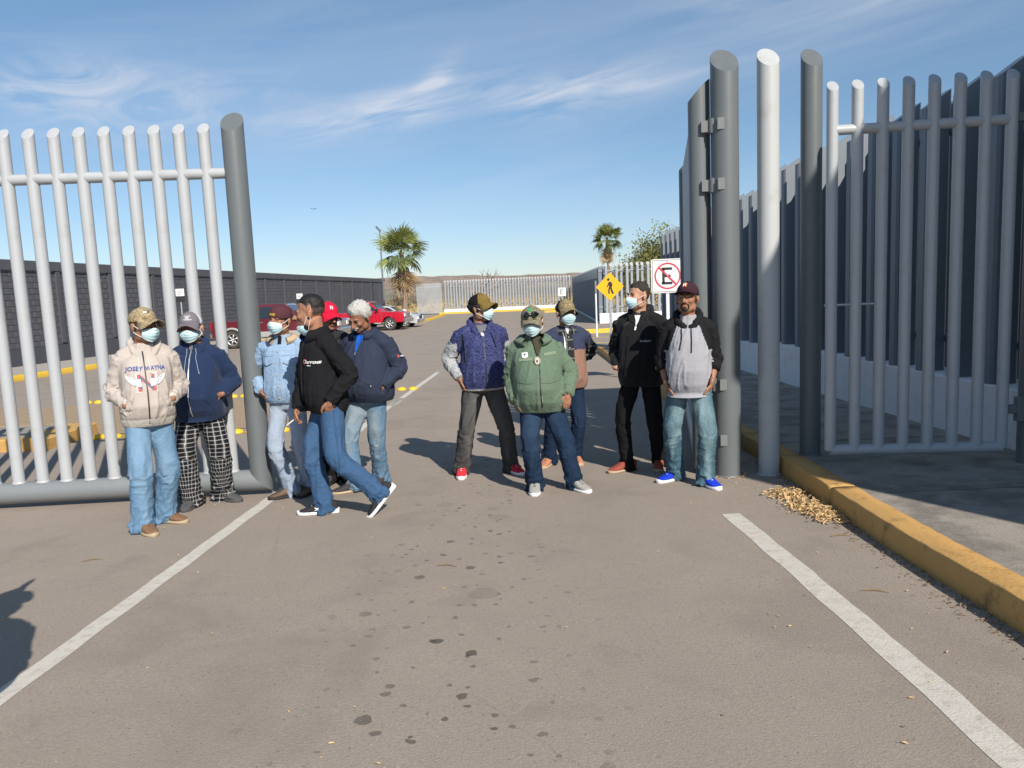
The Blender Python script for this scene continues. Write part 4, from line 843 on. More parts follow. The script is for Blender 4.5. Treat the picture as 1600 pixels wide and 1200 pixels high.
        if kind in ('sneak', 'skate', 'boot'):
            b = MB()
            for q in range(4):
                x = .035 + q * .022; z = .093 - q * .011; b.tube([org + fu * x + rt_ * .022 + uu * z * 1.0, org + fu * (x + .004) + uu * (z + .012), org + fu * x - rt_ * .022 + uu * z], .0035, 5)
            b.obj('laces', M_MASK if False else (M_LOOP if kind == 'sneak' else mat('lace_dark', (.05, .05, .05))), sh, True)
    return P
# ---- decals and trim fitted to a garment
def proj(P, pts, off=.003, bvh=None, F=None, ctr=None, right=None):
    """pts in (viewer-right along garment, height above hip) metres, cast from the front of the torso"""
    bvh = bvh or P.tbvh; F = P.F if F is None else F; Rv = -np.cross(F, P.U) if right is None else right; c = P.hip if ctr is None else ctr; out = []; last = .15
    for a, h in pts:
        o = c + Rv * a + P.U * h + F * .6; hit = bvh.ray_cast(Vector(o), Vector(-F), 1.2)
        if hit[0]: last = (np.array(hit[0][:]) - c) @ F; out.append(np.array(hit[0][:]) + F * off + np.array(hit[1][:]) * off * .5)
        else: out.append(c + Rv * a + P.U * h + F * last)
    return np.array(out)
def dense(pts, step=.012):
    o = []
    for a, b in zip(pts[:-1], pts[1:]):
        a, b = np.array(a, float), np.array(b, float); n = max(1, int(np.linalg.norm(b - a) / step)); o += [a + (b - a) * k / n for k in range(n)]
    return o + [np.array(pts[-1], float)]
def strip(P, name, pts, w_, m_, off=.003, parent=None, **k):
    d = np.array(dense(pts)); t = np.gradient(d, axis=0); t /= np.linalg.norm(t, axis=1)[:, None] + 1e-9; nx = np.stack([-t[:, 1], t[:, 0]], 1) * w_ / 2
    L = proj(P, d + nx, off, **k); R = proj(P, d - nx, off, **k); b = MB(); b.grid(np.stack([L, R], 1)); return b.obj(name, m_, parent or P.root, True)
def cord(P, name, pts, r, m_, off=.004, tip=None, parent=None, **k):
    q = proj(P, dense(pts, .02), off, **k); b = MB(); b.tube(q, r, 6); 
    if tip: b.ell(q[-1], (tip, tip, tip * 2), None, 8, 6)
    return b.obj(name, m_, parent or P.root, True)
def patch(P, name, poly, m_, off=.003, n=8, parent=None, **k):
    """filled polygon in garment space"""
    me = bpy.data.meshes.new(name); bm = bmesh.new(); vs = [bm.verts.new((x, y, 0)) for x, y in poly]; bm.faces.new(vs); bmesh.ops.triangulate(bm, faces=bm.faces[:])
    for _ in range(6):
        e = [x for x in bm.edges if x.calc_length() > .022]
        if not e: break
        bmesh.ops.subdivide_edges(bm, edges=e, cuts=1); bmesh.ops.triangulate(bm, faces=bm.faces[:])
    pts = [(v.co.x, v.co.y) for v in bm.verts]; q = proj(P, pts, off, **k)
    for v, c in zip(bm.verts, q): v.co = c
    bm.to_mesh(me); bm.free(); me.shade_smooth(); return link(name, me, parent or P.root, m_)
def text2d(s, size, font_bold=False, shear=0.0, ext=1.0):
    cu = bpy.data.curves.new('t', 'FONT'); cu.body = s; cu.size = size; cu.align_x = 'CENTER'; cu.align_y = 'CENTER'; cu.resolution_u = 2; cu.offset = .0; cu.shear = shear; cu.space_character = ext
    if font_bold: cu.offset = size * .025
    o = bpy.data.objects.new('t', cu); COL.objects.link(o); bpy.context.view_layer.update(); me = bpy.data.meshes.new_from_object(o.evaluated_get(DG())); bpy.data.objects.remove(o); return me
def text_on(P, name, s, size, at, m_, off=.0035, bold=True, arc=0.0, shear=0.0, rot=0.0, sx=1.0, parent=None, **k):
    me = text2d(s, size, bold, shear); bm = bmesh.new(); bm.from_mesh(me); c, s_ = math.cos(rad(rot)), math.sin(rad(rot))
    q = proj(P, [(at[0] + (v.co.x * c - v.co.y * s_) * sx, at[1] + v.co.x * s_ + v.co.y * c - arc * v.co.x ** 2) for v in bm.verts], off, **k)
    for v, p_ in zip(bm.verts, q): v.co = p_
    bm.to_mesh(me); bm.free(); return link(name, me, parent or P.root, m_)
def collar(P, name, m_, rx=.082, ry=.075, h=.05, t=.012, open_=.5, fwd=.01, lift=.0, flare=.02, tilt=.25, parent=None, n=28):
    """stand-up or folded collar round the neck, open in front by an angle open_"""
    b = MB(); g = []
    for k in range(n + 1):
        a = open_ / 2 + (2 * math.pi - open_) * k / n; d = -P.R * math.sin(a) + P.F * math.cos(a); dd = -P.R * math.sin(a) * rx + P.F * math.cos(a) * ry
        z0 = -tilt * max(0, math.cos(a)) * .1 - .012; hh = h * (1 - .15 * math.cos(a)); w_ = .004 * math.sin(k * 1.9)
        g.append([P.nb + dd + P.F * fwd + d * f_ + P.U * (z0 + z_ + lift) for f_, z_ in ((flare * .2 + .02, -.02), (.006, hh * .4), (w_, hh), (flare * .6, hh + .003), (flare + .01 + w_, hh * .55), (flare + .018, hh * .15), (.03, -.02))])
    b.grid(np.array(g)); me = b.mesh(name); o = link(name, me, parent or P.root, m_, smooth=True); return o
def hood(P, name, m_, r=.034, rx=.088, ry=.088, back=.055, drop=.03, front=.018):
    """soft rolled hood lying round the neck, thick at the back"""
    b = MB(); P_ = []; rr = []
    for k in range(33):
        a = .18 + (2 * math.pi - .36) * k / 32; f_ = (1 - math.cos(a)) / 2
        P_.append(P.nb - P.R * math.sin(a) * (rx + .012 * f_) + P.F * (math.cos(a) * ry - back * f_ * .5 + .012) + P.U * (.000 + .055 * f_ - .085 * (1 - f_) ** 3 + .004 * math.sin(k * 1.7))); rr.append(front + (r - front) * f_ + .003 * math.sin(k * 2.3))
    b.tube(P_, rr, 12, 0, 0, True); b.ell(P.nb - P.F * (back + .075) - P.U * drop, (.115, .05, .085), np.stack([P.R, P.F, P.U], 1), 16, 10)
    me = remesh(b, .009, 3); me = folds(me, [(P.nb - P.U * .2, P.nb + P.U * .2, 'torso', 1)], 5, .7); return link(name, me, P.root, m_)
def jacket_band(P, name, m_, z, h, grow=.004, w_=None):
    """knitted band that follows the jacket's own outline at height z above hip"""
    b = MB(); g = []; 
    for k in range(41):
        a = 2 * math.pi * k / 40; d = -P.R * math.sin(a) + P.F * math.cos(a); col = []
        for zz in (z, z + h * .5, z + h):
            c = P.hip + P.U * zz; hit = P.tbvh.ray_cast(Vector(c + d * .5), Vector(-d), .5); r_ = (np.array(hit[0][:]) - c) @ d if hit[0] else .2; r_ = min(r_, .27); col.append(c + d * (r_ + grow - (.006 if zz == z else 0)))
        g.append(col)
    b.grid(np.array(g)); return b.obj(name, m_, P.root, True)
def cuff(P, i, m_, t0=.93, t1=1.02, r=.047, name='cuff', parent=None):
    S_, E_, W_ = P.arms[i]; b = MB(); b.tube([E_ + (W_ - E_) * t0, E_ + (W_ - E_) * (t0 + t1) / 2, E_ + (W_ - E_) * t1], [r, r * 1.04, r * .92], 16); return b.obj(name, m_, parent or P.root, True)
# ---- headwear, hair, masks (head frame)
def on_head(P, g): return P.hc + np.asarray(g) @ P.hR.T
def hair(P, m_, front=.066, temple=.0, back=-.06, thick=.010, noise=.004, side_thick=None, name='hair', top_flat=0.0):
    b = MB(); g = []; NA, NP = 56, 26
    for i in range(NP):
        ph = -0.95 + (math.pi / 2 + .95) * i / (NP - 1); row = []
        for k in range(NA):
            th = 2 * math.pi * k / NA; r_ = hskin(th, min(ph, 1.55)); undercap = hasattr(P, 'capo'); d = np.array([math.sin(th) * math.cos(ph), math.cos(th) * math.cos(ph), math.sin(ph)]); p = np.array([0, -.01, .02]) + d * r_
            a = abs(((th + math.pi) % (2 * math.pi)) - math.pi); lim = front if a < .75 else (front + (temple - front) * (a - .75) / .45 if a < 1.2 else (temple - .035 * min(1, (a - 1.2) * 4) if a < 1.42 else (temple + .005 if a < 1.75 else back)))
            up = (p[2] - lim) / .012; f_ = 1 / (1 + math.exp(-max(-30, min(30, up)))); tk = thick if side_thick is None else side_thick + (thick - side_thick) * min(1, max(0, (p[2] - .04) / .05))
            tk = tk if not undercap else -.004 + (tk + .004) * max(0, min(1, (.040 - p[2]) / .018)); nz = noise * (0 if undercap and p[2] > .03 else 1) * (vnoise(np.array([[d[0] * 9, d[1] * 9, d[2] * 9]]), 4)[0]); row.append(p + d * (-.006 + (tk + .006 + nz) * f_))
        g.append(row)
    b.grid(on_head(P, np.array(g)), closed=True); return b.obj(name, m_, P.root, True)
def cap(P, m_front, m_back=None, m_brim=None, tilt=8, brim=.072, flat=.0, bw=1.05, low=.040, name='cap', crown_h=.088, button=True, yaw=0, nobrim=False, m_under=None):
    R = rotz(rad(yaw)) @ rotx(rad(tilt)); c0 = np.array([0, -.012, low]); b = MB(); g = []; NA, NP = 48, 14
    def cp(th, ph): 
        rx, ry = .086, .105; q = .0016 * abs(math.sin(3 * th)) ** .3 - .0016; zc = crown_h * (1 + .05 * math.cos(th)); front = 1 + .035 * max(0, math.cos(th)) * math.sin(ph) ** 2 * math.cos(ph) * 2
        return c0 + R @ np.array([rx * math.sin(th) * math.sin(ph) * front, (ry + .0) * math.cos(th) * math.sin(ph) * front, zc * math.cos(ph)]) + R @ np.array([math.sin(th), math.cos(th), 0]) * q
    for i in range(NP):
        ph = .03 + (math.pi / 2 + .13 - .03) * i / (NP - 1); g.append([cp(2 * math.pi * k / NA, ph) for k in range(NA)])
    g.append([c0 + (np.array(p) - c0) * .955 for p in g[-1]]); G_ = np.array(g); b.grid(on_head(P, G_), closed=True)
    me = b.mesh(name); mats_ = [m_front, m_back or m_front]; 
    for q in mats_: me.materials.append(q)
    mi = [1 if not (k < 9 or k > 38) else 0 for i in range(NP) for k in range(NA)]; me.polygons.foreach_set('material_index', mi); me.shade_smooth(); o = link(name, me, P.root); P.cp = lambda th, ph: on_head(P, cp(th, ph))
    if button: b = MB(); b.ell(P.hc + P.hR @ (c0 + R @ np.array([0, 0, crown_h + .001])), (.008, .008, .005), P.hR, 10, 6); b.obj('cap_button', m_back or m_front, o, True)
    if not nobrim:
        b = MB(); T_, B_ = [], []
        for k in range(25):
            a = -bw + 2 * bw * k / 24; base = cp(a, math.pi / 2 + .02); out = np.array([math.sin(a) * .55, 1.0, 0]); rowt = []
            for j in range(8):
                t = j / 7; prof = math.cos(a / bw * math.pi / 2) ** .42; p = base + R @ (out / np.linalg.norm(out) * brim * t * prof); xloc = (R.T @ (p - c0))[0]; p = p + R @ np.array([0, 0, -(1 - flat) * (7.5 * xloc ** 2) * t - .010 * t * (1 - flat) + .003]); rowt.append(p)
            T_.append(rowt); B_.append([q - R @ np.array([0, 0, .004]) for q in rowt])
        T_, B_ = np.array(T_), np.array(B_); b.grid(on_head(P, T_)); b.grid(on_head(P, B_[:, ::-1]), 1)
        edge = np.stack([T_[:, -1], B_[:, -1]], 1); b.grid(on_head(P, edge)); b.obj('brim', [m_brim or m_front, m_under or m_brim or m_front], o, True)
    P.capo = o; return o
def cap_mark(P, name, poly_or_me, m_, th0=0.0, ph0=1.05, off=.0025):
    """2d mesh (metres) wrapped on the cap's front"""
    me = poly_or_me; v = getv(me); out = []
    for x, y, _ in v:
        th = th0 - x / .095; ph = ph0 - y / .095; p = P.cp(th, ph); c = P.hc + P.hR @ np.array([0, -.012, .05]); out.append(p + unit(p - c) * off)
    setv(me, np.array(out)); return link(name, me, P.capo, m_)
def facemask(P, dz=0.0, tilt=0.0, fwd=0.0, loops=True, name='face_mask', pull=0.0, w_=1.0):
    R = rotx(rad(tilt)); g = []
    for i in range(13):
        v_ = i / 12; row = []
        for k in range(25):
            u_ = -1 + 2 * k / 24; a = u_ * 1.12; top = -.008 - .018 * abs(u_) ** 1.6; bot = -.107 + .036 * abs(u_) ** 1.5; z = top + (bot - top) * v_; bulge = math.sin(math.pi * min(1, v_ * 1.06)) ** .7
            yf = .098 + .017 * bulge - .020 * v_ ** 2; yf += .016 * math.exp(-(u_ * 3.2) ** 2) * math.exp(-((v_ - .2) / .32) ** 2); ple = .0034 * math.sin(v_ * 26) * (1 - abs(u_) ** 3); x = math.sin(a) * (.068 + .006 * bulge); y = yf * (math.cos(a * .93) ** .75) * 1.0 + ple + .008
            x *= w_; row.append(R @ np.array([x, y + fwd, z]) + np.array([0, 0, dz]))
        g.append(row)
    g = np.array(g); b = MB(); b.grid(on_head(P, g)); inn = g - np.array([0, .0015, 0]); b.grid(on_head(P, inn)[:, ::-1]); m_ = b.obj(name, M_MASK, P.root, True)
    b = MB()
    for s_ in (0, -1):
        sg = -1 if s_ == 0 else 1
        for row in (0, -1):
            c = g[row][s_]; e = np.array([sg * .082, -.012, .016 if row == 0 else -.030]); b.tube([P.hc + P.hR @ c, P.hc + P.hR @ ((c + e) / 2 + np.array([sg * .006, 0, 0])), P.hc + P.hR @ e], .0022, 5, 3)
    b.obj('ear_loops', M_LOOP, m_, True); return m_
def facial(P, kind, m_=None):
    m_ = m_ or M_HAIRK; b = MB()
    if kind in ('moustache',): b.tube([P.toh((-.030, .084, -.050)), P.toh((-.014, .101, -.0445)), P.toh((0, .105, -.043)), P.toh((.014, .101, -.0445)), P.toh((.030, .084, -.050))], [.004, .0065, .006, .0065, .004], 7, 3)
    if kind == 'goatee':
        b.tube([P.toh((-.028, .086, -.050)), P.toh((0, .1035, -.044)), P.toh((.028, .086, -.050))], [.004, .005, .004], 7, 4); b.ell(P.toh((0, .079, -.090)), (.026, .017, .015), P.hR, 12, 8)
        for s_ in (-1, 1): b.tube([P.toh((s_ * .030, .082, -.052)), P.toh((s_ * .030, .076, -.075)), P.toh((s_ * .020, .074, -.09))], [.004, .005, .006], 6, 3)
    b.obj('moustache' if kind == 'moustache' else 'beard', m_, P.root, True)
# ------------------------------------------------------------------ cloth
def denim(name, col, fade, amt=.6, dirty=None):
    def fn(t, co, c):
        q = t.n('ShaderNodeAttribute', attribute_name='quv').outputs['Vector']; s_ = t.n('ShaderNodeSeparateXYZ', {0: q}); u_, tt, z = s_.outputs
        f = t.m('MULTIPLY', t.m('EXPONENT', t.m('MULTIPLY', t.m('POWER', t.m('DIVIDE', u_, .055), 2.0), -1.0)), t.ramp(t.noise(co, 5, 4, .6), [(.3, .25), (.7, 1.0)]))
        c = t.mix(t.m('MULTIPLY', f, amt), c, fade)
        c = t.mix(t.m('MULTIPLY', t.ramp(t.noise(co, 60, 5, .7), [(.45, 0.0), (.75, 1.0)]), amt * .5), c, fade)
        w_ = t.n('ShaderNodeTexWave', {'Vector': co, 'Scale': 55.0, 'Distortion': 3.0, 'Detail': 2.0}).outputs[1]
        c = t.mix(t.m('MULTIPLY', w_, .14), c, tuple(x * .5 for x in col))
        seam = t.m('LESS_THAN', t.m('ABSOLUTE', t.m('SUBTRACT', t.m('ABSOLUTE', u_), .133)), .004); return t.mix(t.m('MULTIPLY', seam, .4), c, tuple(x * .45 for x in col))
    return fabric(name, col, .2, 6, .6, 45, fn=fn)
J1 = denim('jeans_light_blue', (.135, .25, .385), (.26, .37, .48), .5); J3 = denim('jeans_bleached', (.27, .335, .435), (.42, .475, .55), .6); J4 = denim('jeans_mid_blue', (.045, .10, .20), (.11, .19, .30), .32)
J6 = denim('jeans_worn_blue', (.10, .195, .30), (.36, .37, .34), .65); J8 = denim('jeans_navy', (.012, .028, .062), (.07, .12, .19), .28); J9 = denim('jeans_dark_blue', (.010, .022, .052), (.03, .055, .10), .25)
J11 = denim('jeans_teal_faded', (.045, .105, .145), (.27, .38, .40), .8); T7 = denim('trousers_washed_black', (.055, .055, .055), (.16, .155, .145), .7); T10 = fabric('trousers_black', (.010, .010, .011)); 
def plaid_fn(t, co, c):
    q = t.n('ShaderNodeAttribute', attribute_name='quv').outputs['Vector']; s_ = t.n('ShaderNodeSeparateXYZ', {0: q}); u_, _, z = s_.outputs; out = None
    def st(x, per, w_, ph=0.0): return t.m('LESS_THAN', t.m('PINGPONG', t.m('ADD', x, ph), per / 2), w_)
    wob = t.m('MULTIPLY', t.m('SUBTRACT', t.noise(co, 5, 2), .5), .03); u2 = t.m('ADD', u_, wob); z2 = t.m('ADD', z, wob)
    l = t.m('ADD', t.m('ADD', st(u2, .036, .0015), st(z2, .036, .0015)), t.m('MULTIPLY', t.m('ADD', st(u2, .036, .0055), st(z2, .036, .0055)), .25))
    return t.mix(t.m('MINIMUM', t.m('MULTIPLY', l, .55), 1.0), (.010, .010, .012), (.50, .50, .50))
PL = fabric('plaid_pyjama_cloth', (.02, .02, .02), .3, 10, .4, 30, fn=plaid_fn)
HOOD1 = fabric('oatmeal_fleece', (.46, .405, .365), .07, 5, .45, 26); RIB1 = fabric('cream_rib', (.70, .66, .58), .08, 20)
NAVY2 = fabric('navy_fleece', (.016, .030, .075), .14, 6, .45, 26, sheen=.1)
def dj_fn(t, co, c): return t.mix(t.m('MULTIPLY', t.ramp(t.noise(co, 40, 5, .7), [(.4, 0.0), (.75, 1.0)]), .45), c, (.46, .55, .66))
DJ3 = fabric('denim_jacket_cloth', (.23, .345, .50), .16, 5, .6, 40, fn=dj_fn)
BLK4 = fabric('black_softshell', (.012, .012, .014), .2, 8, .5, 30); NAVY6 = fabric('navy_windcheater', (.030, .038, .066), .14, 8, .5, 26); RED5 = fabric('dark_shirt', (.03, .03, .035))
def heather_fn(t, co, c):
    mp = t.n('ShaderNodeMapping', {'Vector': co, 'Scale': (60.0, 60.0, 190.0)}).outputs[0]; return t.mix(t.ramp(t.noise(mp, 1, 3, .7), [(.42, 0.0), (.62, 1.0)]), c, (.085, .10, .24))
V7 = fabric('heather_blue_knit', (.012, .016, .062), .15, 8, .4, 60, fn=heather_fn)
def heather2_fn(t, co, c): return t.mix(t.ramp(t.noise(co, 130, 3, .7), [(.42, 0.0), (.62, 1.0)]), c, (.50, .51, .51))
S7 = fabric('heather_grey_knit', (.25, .26, .27), .12, 8, .5, 40, fn=heather2_fn)
G8 = fabric('sage_green_fleece', (.108, .160, .108), .10, 6, .6, 34, sheen=.15, fn=lambda t, co, c: t.mix(t.m('MULTIPLY', t.ramp(t.noise(co, 85, 4, .7), [(.4, 0.0), (.7, 1.0)]), .30), c, (.20, .265, .195)))
G8P = fabric('sage_patch', (.20, .25, .17), .1, 20)
N9 = fabric('navy_yoke', (.040, .048, .088), .1, 6); BR9 = fabric('brown_vest_cloth', (.27, .155, .115), .08, 6, .4, 40)
def pl9_fn(t, co, c):
    s_ = t.n('ShaderNodeSeparateXYZ', {0: co}); l = t.m('MAXIMUM', t.m('LESS_THAN', t.m('PINGPONG', s_.outputs[0], .04), .007), t.m('LESS_THAN', t.m('PINGPONG', s_.outputs[2], .045), .008)); return t.mix(t.m('MULTIPLY', l, .6), c, (.18, .20, .19))
PL9 = fabric('dark_plaid_shirt', (.022, .026, .026), .3, 6, fn=pl9_fn)
B10 = fabric('black_fleece', (.011, .011, .0125), .15, 6, .5, 28, sheen=.12); GR11 = fabric('light_grey_jersey', (.33, .33, .36), .07, 5, .4, 30); B11 = fabric('black_jersey', (.014, .014, .016), .15, 6, .5, 30)
def camo(name, a, b_, c_, d_, sc=26):
    def fn(t, co, c):
        n1 = t.noise(co, sc, 3, .6, 1.0); n2 = t.noise(co, sc * 1.7, 3, .6, 2.0); c = t.mix(t.m('GREATER_THAN', n1, .52), a, b_); c = t.mix(t.m('GREATER_THAN', n2, .56), c, c_); return t.mix(t.m('LESS_THAN', n2, .40), c, d_)
    return fabric(name, a, .1, 10, .3, 60, fn=fn)
C1 = camo('camo_tan', (.42, .33, .20), (.26, .20, .11), (.13, .10, .055), (.33, .28, .18), 30); C8 = camo('camo_olive', (.22, .20, .13), (.13, .13, .08), (.30, .27, .19), (.07, .07, .045), 40); C9 = camo('camo_brown', (.25, .20, .11), (.15, .12, .06), (.34, .28, .17), (.09, .075, .04), 40)
OL7 = fabric('olive_gold_cap', (.18, .125, .035), .3, 20); BK7 = fabric('black_cap_cloth', (.012, .011, .012), .2, 20); GY2 = fabric('grey_cap_cloth', (.17, .155, .175), .1, 20); WH2 = fabric('white_mesh', (.62, .62, .64), .15, 120)
MAR3 = fabric('maroon_cap_cloth', (.085, .032, .038), .15, 20); RD5 = fabric('red_cap_cloth', (.60, .012, .045), .06, 20); PU11 = fabric('aubergine_cap_cloth', (.045, .020, .030), .12, 20)
WHT = mat('white_thread', (.75, .75, .75), rough=.8, var=.05); BLT = mat('blue_print', (.045, .085, .28), rough=.8, var=.35, scale=60); RDP = mat('red_print', (.60, .10, .085), rough=.8, var=.15, scale=40); NVP = mat('slate_print', (.10, .15, .24), rough=.8, var=.4, scale=45)
SKYP = mat('pale_blue_print', (.42, .48, .58), rough=.8, var=.2, scale=45); GOLD = mat('gold_thread', (.55, .36, .05), rough=.6, var=.2); METAL = mat('zip_metal', (.75, .76, .78), rough=.35, var=.05, metal=.7); DKZ = mat('dark_zip', (.02, .02, .025), rough=.5, var=.1)
GRN = mat('green_print', (.02, .32, .10), rough=.6, var=.1); LENS = mat('black_lens', (.006, .006, .007), rough=.06, var=.05, coat=1.0); BLUS = fabric('royal_blue_shirt', (.010, .10, .48), .1, 8); SHERPA = fabric('sherpa', (.52, .40, .26), .25, 60, .9, 90)
TEE = fabric('grey_tee', (.15, .15, .155), .08, 10); OLT = fabric('olive_tee', (.060, .055, .035), .1, 10); WTEE = fabric('white_tee', (.7, .7, .7), .05, 10)
RUB = mat('white_rubber', (.76, .76, .76), rough=.55, var=.05); RUBT = mat('tan_rubber', (.42, .33, .22), rough=.6, var=.1); RUBK = mat('black_rubber', (.02, .02, .02), rough=.7, var=.1); SUE = fabric('brown_suede', (.20, .115, .065), .25, 30)
CLOG = mat('clog_grey', (.075, .075, .078), rough=.8, var=.35, scale=14, bump=.4, bscale=60); BOOT = mat('brown_boot_leather', (.115, .075, .05), rough=.6, var=.35, scale=20, bump=.4, bscale=40); SNK4 = fabric('charcoal_mesh_shoe', (.035, .032, .035), .15, 60); SNK6 = fabric('dark_canvas_shoe', (.055, .05, .055), .15, 60)
RED7 = fabric('red_mesh_shoe', (.62, .035, .05), .15, 50); GRY8 = fabric('grey_canvas_shoe', (.33, .32, .30), .08, 60); TAN9 = mat('tan_leather_shoe', (.46, .20, .11), rough=.6, var=.2, scale=12); BRK10 = fabric('brick_red_shoe', (.30, .075, .055), .15, 30); BLU11 = fabric('electric_blue_mesh', (.012, .045, .52), .15, 70)
M_PKT = lambda sg, f=.17, u=.10, r=.165: dict(p=(sg * (r + .005), f - .062, u), d=(-sg * .85, -.45, -.35), e=(sg * .55, -1, -.25), curl=.9)
def jpocket(sg, r=.185, f=.07, u=.03, e=None, d=None): return dict(p=(sg * (r + .003), f - .022, u + .012), d=d or (-sg * .38, -.12, -1), e=e or (sg * .5, -1, 0), curl=.35, n=(-sg, -.2, 0))
def squiggle(w_, h_, n, m2=.0018):
    """an illegible line of embroidery as separate little strokes in one 2d mesh"""
    b = MB(); x = -w_ / 2; random.seed(n * 7)
    while x < w_ / 2:
        a = random.uniform(-.5, .5); k = random.uniform(.6, 1) * h_ / 2; d = np.array([math.sin(a), math.cos(a)]); q = np.array([d[1], -d[0]]) * m2 / 2; c = np.array([x, 0]); b.add([(*(c - d * k - q), 0), (*(c - d * k + q), 0), (*(c + d * k + q), 0), (*(c + d * k - q), 0)], [(0, 1, 2, 3)]); b.add([(x, h_ * .1, 0), (x + w_ / n, h_ * .1, 0), (x + w_ / n, h_ * .1 + m2, 0), (x, h_ * .1 + m2, 0)], [(0, 1, 2, 3)]); x += w_ / n
    return b.mesh('s')
def sub2d(me, L=.012):
    bm = bmesh.new(); bm.from_mesh(me); bmesh.ops.triangulate(bm, faces=bm.faces[:])
    for _ in range(4):
        e = [x for x in bm.edges if x.calc_length() > L]
        if not e: break
        bmesh.ops.subdivide_edges(bm, edges=e, cuts=1); bmesh.ops.triangulate(bm, faces=bm.faces[:])
    bm.to_mesh(me); bm.free(); return me
# ================= 1: oatmeal hoodie, camouflage cap
P = person('man in oatmeal zip hoodie, light jeans and tan camouflage cap, nearest the camera', [(228, 833, 48), (266, 816, 72)], 28, H=1.69, girth=.98, belly=.08, hipoff=(.035, 0), lean=(-.02, 0), hem=.84, head=(60, -4, 0), skn='c', arms=[M_PKT(1, .20, .10, .125), M_PKT(-1, .19, .12, .145)],
           top=HOOD1, trousers=J1, shoes=(SUE, RUBT, 'skate'), seed=1, leg=(.104, .092, .092), topname='hoodie', jfit=1.06, shw=.95, armr=1.0)
p1 = P; hood(P, 'hood', HOOD1, .036); cap(P, C1, tilt=7, low=.038, brim=.075); facemask(P); hair(P, M_HAIRS, .02, -.005, -.055, .004)
me = sub2d(text2d('Jo', .034, True, .3)); cap_mark(P, 'cap_lettering', me, M_SIGNK, .15, .95); cap_mark(P, 'cap_lettering', squiggle(.03, .018, 5, .003), WHT, .38, 1.0)
strip(P, 'zip', [(0.0, .50), (.004, .2), (.0, -.04)], .010, DKZ); jacket_band(P, 'waistband', RIB1, -.055, .05, .005)
text_on(P, 'chest_lettering', "JOSEY", .043, (-.072, .375), BLT, arc=.5, shear=.15); text_on(P, 'chest_lettering', "WAYNA", .042, (.072, .375), BLT, arc=.5, sx=.85)
text_on(P, 'large_letter', 'N', .190, (.005, .265), WHT, .0030, True, sx=1.08); text_on(P, 'large_letter_edge', 'N', .172, (.005, .265), RDP, .0042, True, sx=1.06); text_on(P, 'large_letter_fill', 'N', .145, (.005, .265), NVP, .0054, False, sx=1.02)
for sg in (-1, 1):
    patch(P, 'wing_emblem', [(sg * x, y) for x, y in ((.035, .300), (.07, .300), (.10, .315), (.135, .335), (.128, .305), (.115, .285), (.10, .268), (.08, .255), (.055, .247), (.03, .245))], WHT, .0062)
    for k in range(4): strip(P, 'feather_line', [(sg * (.05 + .006 * k), .292 - k * .013), (sg * (.118 - .014 * k), .313 - k * .017)], .0028, NVP, .0074)
    strip(P, 'pocket_seam', [(sg * .09, .17), (sg * .15, .03)], .004, fabric('seam_shade', (.36, .32, .29)), .002)
    cord(P, 'drawstring', [(sg * .03, .47), (sg * .035, .40), (sg * .038, .335)], .0028, RIB1, .006)
for i in (0, 1): cuff(P, i, RIB1, .87, 1.0, .048)
# ================= 2: navy hoodie, plaid pyjama trousers
P = person('man in navy zip hoodie, grey cap and black white plaid trousers', [(298, 793, 4), (355, 782, 62)], 6, H=1.655, girth=1.24, belly=.11, hem=.80, head=(8, -3, 0), skn='b', arms=[M_PKT(1, .2, .16), M_PKT(-1, .2, .10, .21)], top=NAVY2, trousers=PL,
           shoes=(CLOG, CLOG, 'clog'), seed=2, leg=(.106, .100, .108), topname='hoodie', shw=1.06, armr=1.16, wide=1.06)
hood(P, 'hood', NAVY2, .036); cap(P, GY2, WH2, GY2, tilt=2, low=.036); facemask(P, w_=1.05); hair(P, M_HAIRK, .02, -.005, -.055, .004)
for k, (w_, y) in enumerate(((.062, .93), (.03, 1.09), (.062, 1.25))): cap_mark(P, 'cap_lettering', squiggle(w_, .013, 9 - k, .0026), WHT, 0, y)
strip(P, 'zip', [(0, .50), (.006, .2), (.004, -.07)], .007, METAL); cord(P, 'drawstring', [(-.035, .50), (-.03, .40), (-.02, .26)], .0018, SKYP, .005, .004); cord(P, 'drawstring', [(.035, .50), (.05, .42), (.085, .30)], .0018, SKYP, .005, .004)
jacket_band(P, 'waistband', NAVY2, -.115, .05, .006); strip(P, 'pocket_seam', [(.10, .13), (.175, -.02)], .004, DKZ, .002); strip(P, 'neck_shirt', [(0, .535), (0, .49)], .03, TEE, .006)
# ================= 3: light denim jacket
P = person('man in pale denim jacket and maroon cap beside the left gate post', [(450, 777, -62), (482, 772, -15)], -6, H=1.695, girth=1.0, belly=.02, hem=.88, head=(-18, -2, -4), skn='b', arms=[dict(p=(.21, .06, .07), d=(-.5, .4, -.6), e=(1, -.8, 0)), M_PKT(-1, .1, .1)],
           top=DJ3, trousers=J3, shoes=(BOOT, RUBK, 'boot'), seed=3, leg=(.092, .078, .076), hipoff=(-.06, 0), topname='denim_jacket', jfit=1.05)
p3 = P; collar(P, 'collar', SHERPA, h=.045, open_=1.3, flare=.045, t=.01); cap(P, MAR3, tilt=-4, low=.028, nobrim=True, button=True, crown_h=.092); facemask(P); hair(P, M_HAIRS, .02, -.01, -.055, .004)
cap_mark(P, 'cap_emblem', squiggle(.065, .022, 8, .0045), GOLD, .1, 1.28)
strip(P, 'front_placket', [(0, .47), (0, -.02)], .034, DJ3, .006); strip(P, 'placket_seam', [(.019, .46), (.019, -.02)], .0025, mat('seam_tan', (.30, .38, .50)), .005); strip(P, 'placket_seam', [(-.019, .46), (-.019, -.02)], .0025, mat('seam_tan', (.30, .38, .50)), .005)
